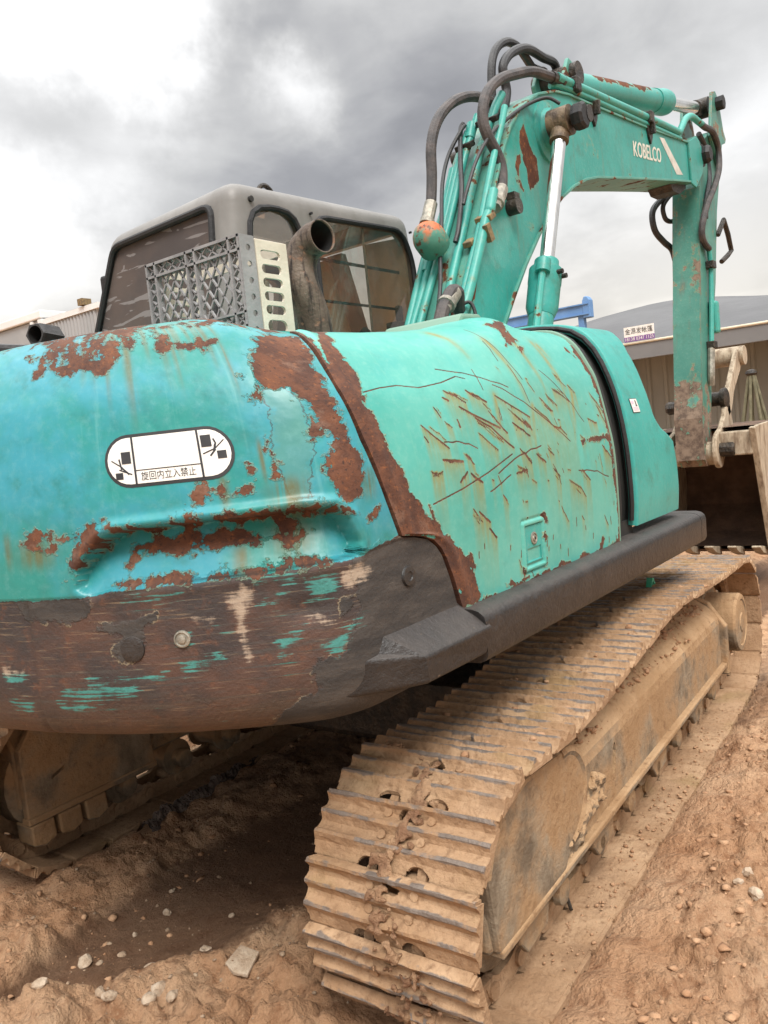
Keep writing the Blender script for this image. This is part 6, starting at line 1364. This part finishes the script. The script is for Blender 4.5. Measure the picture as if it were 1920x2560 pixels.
c = MB(); c.box(-.36, .26, .28, .82, 2.5, 2.9); cs.append(c.build('cutter', None))  # unseen roof opening added to light the cab's inside
cut(cab, cs)
cab.data.polygons.foreach_set('use_smooth', np.ones(len(cab.data.polygons), bool)); cab.data.set_sharp_from_angle(angle=math.radians(32)); cab.data.update()
# rubber gaskets and panes
for P in WIN.values():
    f = MB(); f.tube([(x, .118, z) for x, z in P] + [(P[0][0], .118, P[0][1])], .013, 8, caps=False); f.build('window_gasket', M['rubber'], cab, True)
    f = MB(); f.prism(P, .128, .133); f.build('window_pane', M['glass'], cab)
def rearx(z): return float(np.interp(z, [1.2, 2.16, 2.62], [-.885, -.80, -.762]))
f = MB(); f.tube([(rearx(z) - .002, y, z) for y, z in REAR] + [(rearx(REAR[0][1]) - .002, *REAR[0])], .015, 8, caps=False); f.build('window_gasket', M['rubber'], cab, True)
f = MB(); f.add([(rearx(z) + .012, y, z) for y, z in REAR] + [(rearx(z) + .017, y, z) for y, z in REAR], [tuple(range(len(REAR))), tuple(range(len(REAR), 2 * len(REAR)))[::-1]]); f.build('rear_window', M['glass_film'], cab)
f = MB(); f.box(.085, .097, .134, .140, 1.72, 2.56); f.build('sliding_pane_edge', M['zinc'], cab)
# what shows through the panes
f = MB(); f.box(-.70, -.66, .25, .62, 1.25, 2.30); f.build('lining_panel', M['cabin'], cab, bevel=.02)
f = MB(); f.box(-.52, -.36, .38, .84, 1.5, 2.22); f.build('seat', M['seat'], cab, bevel=.05)
f = MB(); f.box(-.55, -.28, .98, 1.01, 1.3, 2.42); f.build('side_lining', M['cabin'], cab)
f = MB(); f.prism([(.40, 1.3), (.40, 2.58), (.14, 2.56), (.13, 1.3)], .43, .45, 'X'); f.build('windscreen_view_panel', M['view_panel'], cab)  # translucent sheet added in place of the bright view through the windscreen
f = MB(); f.prism([(.62, 2.56), (.52, 2.56), (.36, 1.9), (.44, 1.9)], .39, .43, 'X'); f.build('front_pillar', M['cabin'], cab)
f = MB(); f.prism([(.96, 1.3), (.92, 2.56), (.63, 2.56), (.50, 1.9), (.50, 1.3)], .44, .46, 'X'); f.build('windscreen_view_panel', M['view_panel'], cab)
f = MB(); f.box(-.28, .46, .18, .19, 2.385, 2.398); f.build('grab_bar', M['rubber'], cab)
f = MB(); f.box(-.28, .46, .18, .19, 2.195, 2.206); f.build('grab_bar', M['rubber'], cab)
f = MB(); f.box(.36, .46, .17, .25, 2.05, 2.14); f.box(.38, .42, .17, .20, 2.14, 2.22); f.build('lamp_bracket', M['grease'], cab, bevel=.01)
f = MB(); f.tube([(.30, .32, 1.5), (.24, .30, 2.0), (.25, .30, 2.06)], .016, 8); lathe_safe(f, [(0, .016), (.02, .03), (.08, .03), (.10, .01)], (.24, .30, 2.02), (.05, 0, 1), 12); f.build('control_lever', M['rubber'], cab, True)
f = MB(); f.box(-.37, .27, .27, .83, 2.665, 2.675); f.build('added_roof_pane', M['glass'], cab)  # glass over the roof opening added for light
# roof lifting eye, drilled holes
f = MB(); f.tube(spline([(-.43, .30, 2.63), (-.42, .30, 2.69), (-.385, .30, 2.715), (-.345, .30, 2.70), (-.325, .30, 2.66)], 4), .011, 8); f.build('roof_lifting_eye', M['grease'], cab, True)
for x, z in ((-.665, 2.560), (-.30, 2.56), (.47, 2.585)):
    f = MB(); f.cyl((x, .108, z), (x, .121, z), .012 if x < -.6 else .006, 12); f.build('drilled_hole', M['dark'], cab)
f = MB(); f.box(-.69, -.63, 1.12, 1.16, 2.30, 2.46); f.build('side_mirror', M['rubber'], cab, bevel=.015)

# ------------------------------------------------------------------ crates standing on the hood
gc = thing('plastic_crate', 'grey plastic crate with a diagonal lattice side standing on the hood', 'crate', (-1.20, -.10, 1.905))
W_, H_, D_ = .482, .335, .055
def LB(): return MB()
def lat_bar(mb, p, q, w, x0=-.004, x1=.010):
    p = np.array(p, float); q = np.array(q, float); d = (q - p) / np.linalg.norm(q - p); n = np.array([-d[1], d[0]]) * w / 2
    poly = [tuple(p + n), tuple(q + n), tuple(q - n), tuple(p - n)]; mb.prism(poly, x0, x1, 'X')
yc0, yc1 = -W_ / 2, W_ / 2
f = MB()
for (y0, y1, z0, z1) in [(yc0, yc1, H_ - .008, H_), (yc0, yc1, H_ - .052, H_ - .044), (yc0, yc1, 0, .008), (yc0, yc1, .085, .092), (yc0, yc1, .040, .047)]: f.box(-.012, .012, y0, y1, z0, z1)
for y in (yc0 + .004, yc0 + .050, yc1 - .004, yc1 - .050, -.022, .022): f.box(-.012, .012, y - .004, y + .004, 0, H_)
f.build('crate_rib', M['crate'], gc)
f = MB()
for z0, z1 in ((H_ - .046, H_ - .006), (.044, .088)):
    k = 9
    for i in range(k):
        a = yc0 + .005 + (W_ - .01) * i / k; b = yc0 + .005 + (W_ - .01) * (i + 1) / k
        lat_bar(f, (a, z0), (b, z1), .0045); lat_bar(f, (a, z1), (b, z0), .0045)
for ya, yb in ((yc0 + .005, yc0 + .049), (yc1 - .049, yc1 - .005), (-.021, .021)):
    for i in range(5):
        a = .09 + .20 * i / 5; b = .09 + .20 * (i + 1) / 5; lat_bar(f, (ya, a), (yb, b), .0045); lat_bar(f, (ya, b), (yb, a), .0045)
f.build('crate_truss', M['crate'], gc)
f = MB()
def clip(y0, y1, z0, z1, sl):
    w = .046
    for c in np.arange(y0 - 1, y1 + 1, w):
        # line z = z0 + sl * (y - c)
        ya, za = c, z0; yb, zb = c + (z1 - z0) / sl, z1
        lo, hi = (ya, yb) if ya < yb else (yb, ya)
        lo, hi = max(lo, y0), min(hi, y1)
        if hi - lo < .006: continue
        lat_bar(f, (lo, z0 + sl * (lo - c)), (hi, z0 + sl * (hi - c)), .0056, -.002, .006)
for y0, y1 in ((yc0 + .052, -.024), (.024, yc1 - .052)):
    for sl in (1.45, -1.45): clip(y0, y1, .090, H_ - .050, sl)
f.build('crate_lattice', M['crate'], gc)
f = MB(); f.box(-.010, D_, yc0 - .004, yc0 + .002, 0, H_); f.box(-.010, D_, yc1 - .002, yc1 + .004, 0, H_); f.box(-.010, D_, yc0, yc1, H_ - .004, H_ + .002); fl_ = f.build('crate_flange', M['crate'], gc)
cs = []
for i in range(6):
    c = MB(); c.cyl((.026, yc0 - .03, .03 + .053 * i), (.026, yc0 + .03, .03 + .053 * i), .011, 12); cs.append(c.build('cutter', None, gc))
for i in range(6):
    c = MB(); c.cyl((.026, yc1 - .03, .03 + .053 * i), (.026, yc1 + .03, .03 + .053 * i), .011, 12); cs.append(c.build('cutter', None, gc))
cut(fl_, cs)
cc0 = thing('plastic_crate', 'cream plastic crate with long slots in its end tucked behind the grey lattice crate', 'crate', (-1.138, -.10, 1.905))
L_ = .150
def slot_panel(y, name):
    f = MB(); f.box(0, L_, y - .005, y + .005, 0, .330); o = f.build(name, M['crate_cream'], cc0, bevel=.003); cs = []
    for i, z in enumerate((.045, .100, .145, .190, .235, .282)):
        hh = .015 if i else .022; x0, x1 = .018, .112
        pl = [(x0 + hh + hh * math.cos(a), z + hh * math.sin(a)) for a in np.linspace(PI / 2, 3 * PI / 2, 8)] + [(x1 - hh + hh * math.cos(a), z + hh * math.sin(a)) for a in np.linspace(-PI / 2, PI / 2, 8)]
        c = MB(); c.prism(pl, y - .05, y + .05); cs.append(c.build('cutter', None, cc0))
    cut(o, cs)
slot_panel(yc0 + .002, 'slotted_end'); slot_panel(yc1 - .002, 'slotted_end')
f = MB(); f.box(L_ - .006, L_, yc0 + .008, yc1 - .008, .295, .33); f.build('slotted_side', M['crate_cream'], cc0)
f = MB(); f.box(0, L_, yc0 + .008, yc1 - .008, -.001, .006); f.build('crate_floor', M['crate_cream'], cc0)
for yq, xq in ((yc0 + .05, .055), (yc0 + .07, .095)):
    f = MB(); lathe_safe(f, [(0, .014), (.10, .014), (.10, .019), (.13, .019), (.13, .012), (.18, .012), (.18, .018), (.205, .018), (.205, .010), (.26, .010)], (xq, yq, .006), (0, 0, 1), 14); k = f.build('filter_element', M['zinc'], None, True, auto=30); k.location = cc0.location
    tag(k, 'dirty steel hydraulic fitting standing in the cream crate, ' + ('nearer the lattice crate' if xq < .08 else 'the one farther from the lattice crate'), 'fitting')

# ------------------------------------------------------------------ far buildings and yard things
# grey tarpaulin shed to the right
wh = thing('tarpaulin_shed', 'long grey tarpaulin-roofed shed with beige corrugated wall and sign on its eave', 'shed', (11.5, 0, 0))
def at(o, mb): mb.v = [(x - o.location.x, y - o.location.y, z - o.location.z) for x, y, z in mb.v]; return mb
ys = np.linspace(-9, 5.6, 60); zs_eave = 2.78
def roof_z(y, k): 
    top = np.interp(y, [-9, -3, 0, 1.54, 2.27, 2.6, 3.05, 3.51, 4.08, 4.67, 5.22, 6.2], [2.9, 3.2, 3.5, 3.75, 3.89, 3.93, 3.97, 3.98, 3.94, 3.90, 3.81, 3.6]); return zs_eave + (top - zs_eave) * math.sin(min(k, 1) * PI / 2)
V = []; K = 14
for i in range(K + 1):
    x = 11.0 + 5.0 * i / K
    for y in ys: V.append((x, y, roof_z(y, i / K) + .010 * math.sin(y * 2.2) * (i > 0)))
f = MB(); n = len(ys); f.add(V, [(i * n + j, i * n + j + 1, (i + 1) * n + j + 1, (i + 1) * n + j) for i in range(K) for j in range(n - 1)]); at(wh, f).build('roof', M['tarp'], wh, True)
f = MB(); f.box(10.96, 11.02, -9, 5.6, 2.50, 2.765); at(wh, f).build('eave_fascia', M['tarp_edge'], wh, bevel=.01)
f = MB(); f.tube([(10.955, -9, 2.785), (10.955, 5.6, 2.785)], .022, 8); at(wh, f).build('eave_cord', M['tape'], wh)
i = 0
def corr_panel():
    V = []; F = []; prof = [(0, 0), (.10, 0), (.125, .035), (.175, .035), (.20, 0), (.30, 0)]
    for y, dx_ in prof: V += [(-dx_, y, 0), (-dx_, y, 2.62)]
    for k in range(len(prof) - 1): F.append((2 * k, 2 * k + 1, 2 * k + 3, 2 * k + 2))
    return mesh_obj('wall_sheet', V, F, M['sheet'], wh)
p0 = corr_panel(); y = -6.0
while y < 5.5:
    p = p0 if y == -6.0 else p0.copy()
    if p is not p0: COL.objects.link(p); p.parent = wh
    p.location = (.55 + .006 * (int(y * 7) % 2), y, -.05); y += .30
f = MB(); f.box(12.2, 12.3, -9, 5.6, -.1, 2.7); at(wh, f).build('back_wall', M['sheet'], wh)
sg = thing('sign', 'small white and purple Chinese shop sign hung on the grey tarpaulin eave', 'sign', (10.93, 2.60, 2.94))
f = MB(); f.box(0, .02, -.265, .255, -.045, .125); f.build('sign_board', M['white'], sg)
f = MB(); f.box(0, .02, -.265, .255, -.125, -.0455); f.build('sign_strip', M['purple'], sg)
def on_sign(off): return lambda V: np.stack([0 * V[:, 0] - off, -V[:, 0], V[:, 1]], -1)
V, F = text_polys('金源发帐篷', .108)
if len(V): mesh_obj('sign_lettering', on_sign(.003)(V[:, :2] * np.array([.90, 1]) + np.array([.005, .040])), F, M['blackfilm'], sg)
V, F = text_polys('18138 0347 1125', .078)
if len(V): k = .49 / max(np.ptp(V[:, 0]), .01); mesh_obj('sign_number', on_sign(.003)(V[:, :2] * np.array([k, 1]) + np.array([.005, -.086])), F, M['white'], sg)
# blue gantry beam
bl_ = thing('gantry_crane', 'blue steel gantry beam seen over the teal side cover', 'crane', (9, 2.64, 0))
f = MB(); f.box(-.06, .06, 0, 2.6, 3.165, 3.30); f.box(-.09, .09, 0, 2.6, 3.30, 3.318); f.box(-.09, .09, 0, 2.6, 3.148, 3.165); f.build('beam', M['blue'], bl_)
f = MB(); f.prism([(.10, 3.10), (.10, 3.36), (.07, 3.42), (.02, 3.42), (-.02, 3.36), (-.02, 3.10)], -.072, .072, 'X'); f.build('end_stop', M['blue'], bl_, bevel=.01)
f = MB(); f.box(-.05, .05, .10, .19, -.1, 3.148); f.build('column', M['blue'], bl_)
f = MB(); f.box(-.05, .05, 2.45, 2.54, -.1, 3.148); f.build('column', M['blue'], bl_)
# pale container office far to the left
ofc = thing('site_office', 'pale grey sheet-metal site office behind the tail at the left edge', 'building', (6, 12.7, 0))
f = MB(); f.box(0, 3, -1.9, 3.6, -.1, 4.62); at_ = f.build('wall', M['shed'], ofc)
f = MB(); f.box(-.06, 3.2, -.10, 4.2, 4.64, 4.80); f.build('roof_fascia', M['shedwhite'], ofc, bevel=.02)
f = MB(); f.box(-.05, 3.1, -2.0, -.10, 4.50, 4.60); f.build('roof_edge', M['shedwhite'], ofc)
f = MB(); f.box(-.06, -.002, -.12, .02, -.1, 4.62); f.build('corner_post', M['shedwhite'], ofc)
f = MB(); f.box(-.05, -.002, .22, .32, -.1, 4.62); f.build('downpipe', M['shedwhite'], ofc)
for k in range(16):
    f = MB(); f.prism([(-.002, -1.85 + k * .107), (-.03, -1.82 + k * .107), (-.03, -1.79 + k * .107), (-.002, -1.76 + k * .107)], -.1, 4.48, 'Z'); f.build('wall_rib', M['shed'], ofc)
f = MB(); f.box(-.10, .10, -1.60, -1.45, 4.62, 4.74); f.build('roof_block', M['ochre'], ofc)
# tied bundle of bamboo beyond the bucket
bb = thing('bamboo_bundle', 'pale bundle of bamboo canes tied at the top beyond the bucket', 'bundle', (9.6, .55, 0))
for k in range(7):
    a = k / 7 * 2 * PI + .3; f = MB(); f.tube([(.30 * math.cos(a), .42 * math.sin(a), -.05), (.03 * math.cos(a), .03 * math.sin(a), 1.98)], .024, 8); f.build('cane', M['straw'], bb, True)
f = MB(); lathe_safe(f, [(0, .06), (.03, .085), (.07, .07), (.09, .02)], (0, 0, 1.94), (0, 0, 1), 10); f.build('tie', M['grease'], bb, True)

# low bank of spoil along the far shed
# stones one can tell apart
for a in [(-1.844, .054, .030, 'largest pale lump of stone on the smooth brown rut', .7), (-1.811, .029, .014, 'small pale stone just right of the largest lump on the rut', .7), (-1.503, .089, .017, 'pale stone in the middle of the dark rut', .8), (-1.646, .077, .012, 'small pale stone behind the middle one of the rut', .8),
          (-1.756, -.156, .020, 'pale stone at the near edge of the rut', .6), (-1.583, -.206, .019, 'pale stone right of the rut near the track', .6), (-1.682, -.172, .019, 'flattish pale stone between rut and track', .5), (-1.739, .017, .015, 'brownish stone beside a small pale one on the rut', .7),
          (-2.063, -.09, .022, 'rounded pale stone nearest the lower left corner', .9), (-1.832, -.308, .026, 'tilted pale stone among the gravel behind the track', 1.0), (-1.883, -.326, .022, 'angular pale stone at the bottom edge among the gravel', .9), (-1.843, -.38, .022, 'cream stone in the gravel close behind the near track', .8),
          (-1.948, -.245, .024, 'pale stone low in the gravel at the bottom edge', .8), (-1.937, -.173, .020, 'pale stone left in the gravel at the bottom edge', .8), (-1.41, -.136, .012, 'pale pebble in the dark soil left of the track', .8), (-1.405, .189, .010, 'pale pebble on the bank above the rut', .8),
          (-.635, -1.64, .026, 'pale stone on the clods at the right edge', .9), (-.554, -1.60, .024, 'brown-cream stone behind the right edge stone', .8), (-.613, -1.585, .018, 'small grey stone beside the right edge stones', .8)]:
    stone(a[0], a[1], a[2], a[3], a[4], 'stone', random.uniform(0, 3))
# flat chip of slab
f = MB(); f.prism([(-.055, -.035), (.035, -.045), (.055, .02), (-.02, .045), (-.05, .01)], 0, .014, 'Z'); sl = f.build('slab_chip', M['stone'], None, bevel=.003)
sl.location = (-1.616, -.416, gh(-1.616, -.416) + .018); sl.rotation_euler = (.12, -.15, .5); tag(sl, 'flat pale chip of slab lying on the soil behind the near track', 'slab')
# strip of rotten bark beside the far track
P = spline([(-1.20, .60, 0), (-1.05, .645, 0), (-.95, .664, 0), (-.757, .670, 0), (-.54, .724, 0), (-.28, .815, 0)], 16); V = []; F = []
for i, p in enumerate(P):
    w = .035 + .02 * math.sin(i * .5) * random.random()
    for k in range(9):
        a = PI * k / 8; V.append((p.x + random.uniform(-.006, .006), p.y - w * math.cos(a), gh(p.x, p.y) + .006 + (.026 + random.uniform(-.012, .014)) * math.sin(a)))
m = len(P); F = [(i * 9 + k, i * 9 + k + 1, (i + 1) * 9 + k + 1, (i + 1) * 9 + k) for i in range(m - 1) for k in range(8)]
o = mesh_obj('bark_strip', V, F, M['debris'], None, smooth=False); tag(o, 'ragged strip of dark bark lying along the far track', 'debris')
BARP = [(.530, -1.075, .055), (.495, -1.105, .045), (.465, -1.128, .030)]
f = MB(); f.tube([TM @ Vector(q) for q in BARP], .006, 8); k = f.build('steel_bar', M['grease'], None, True); tag(k, 'short dark steel bar sticking out from under the near track frame', 'bar')
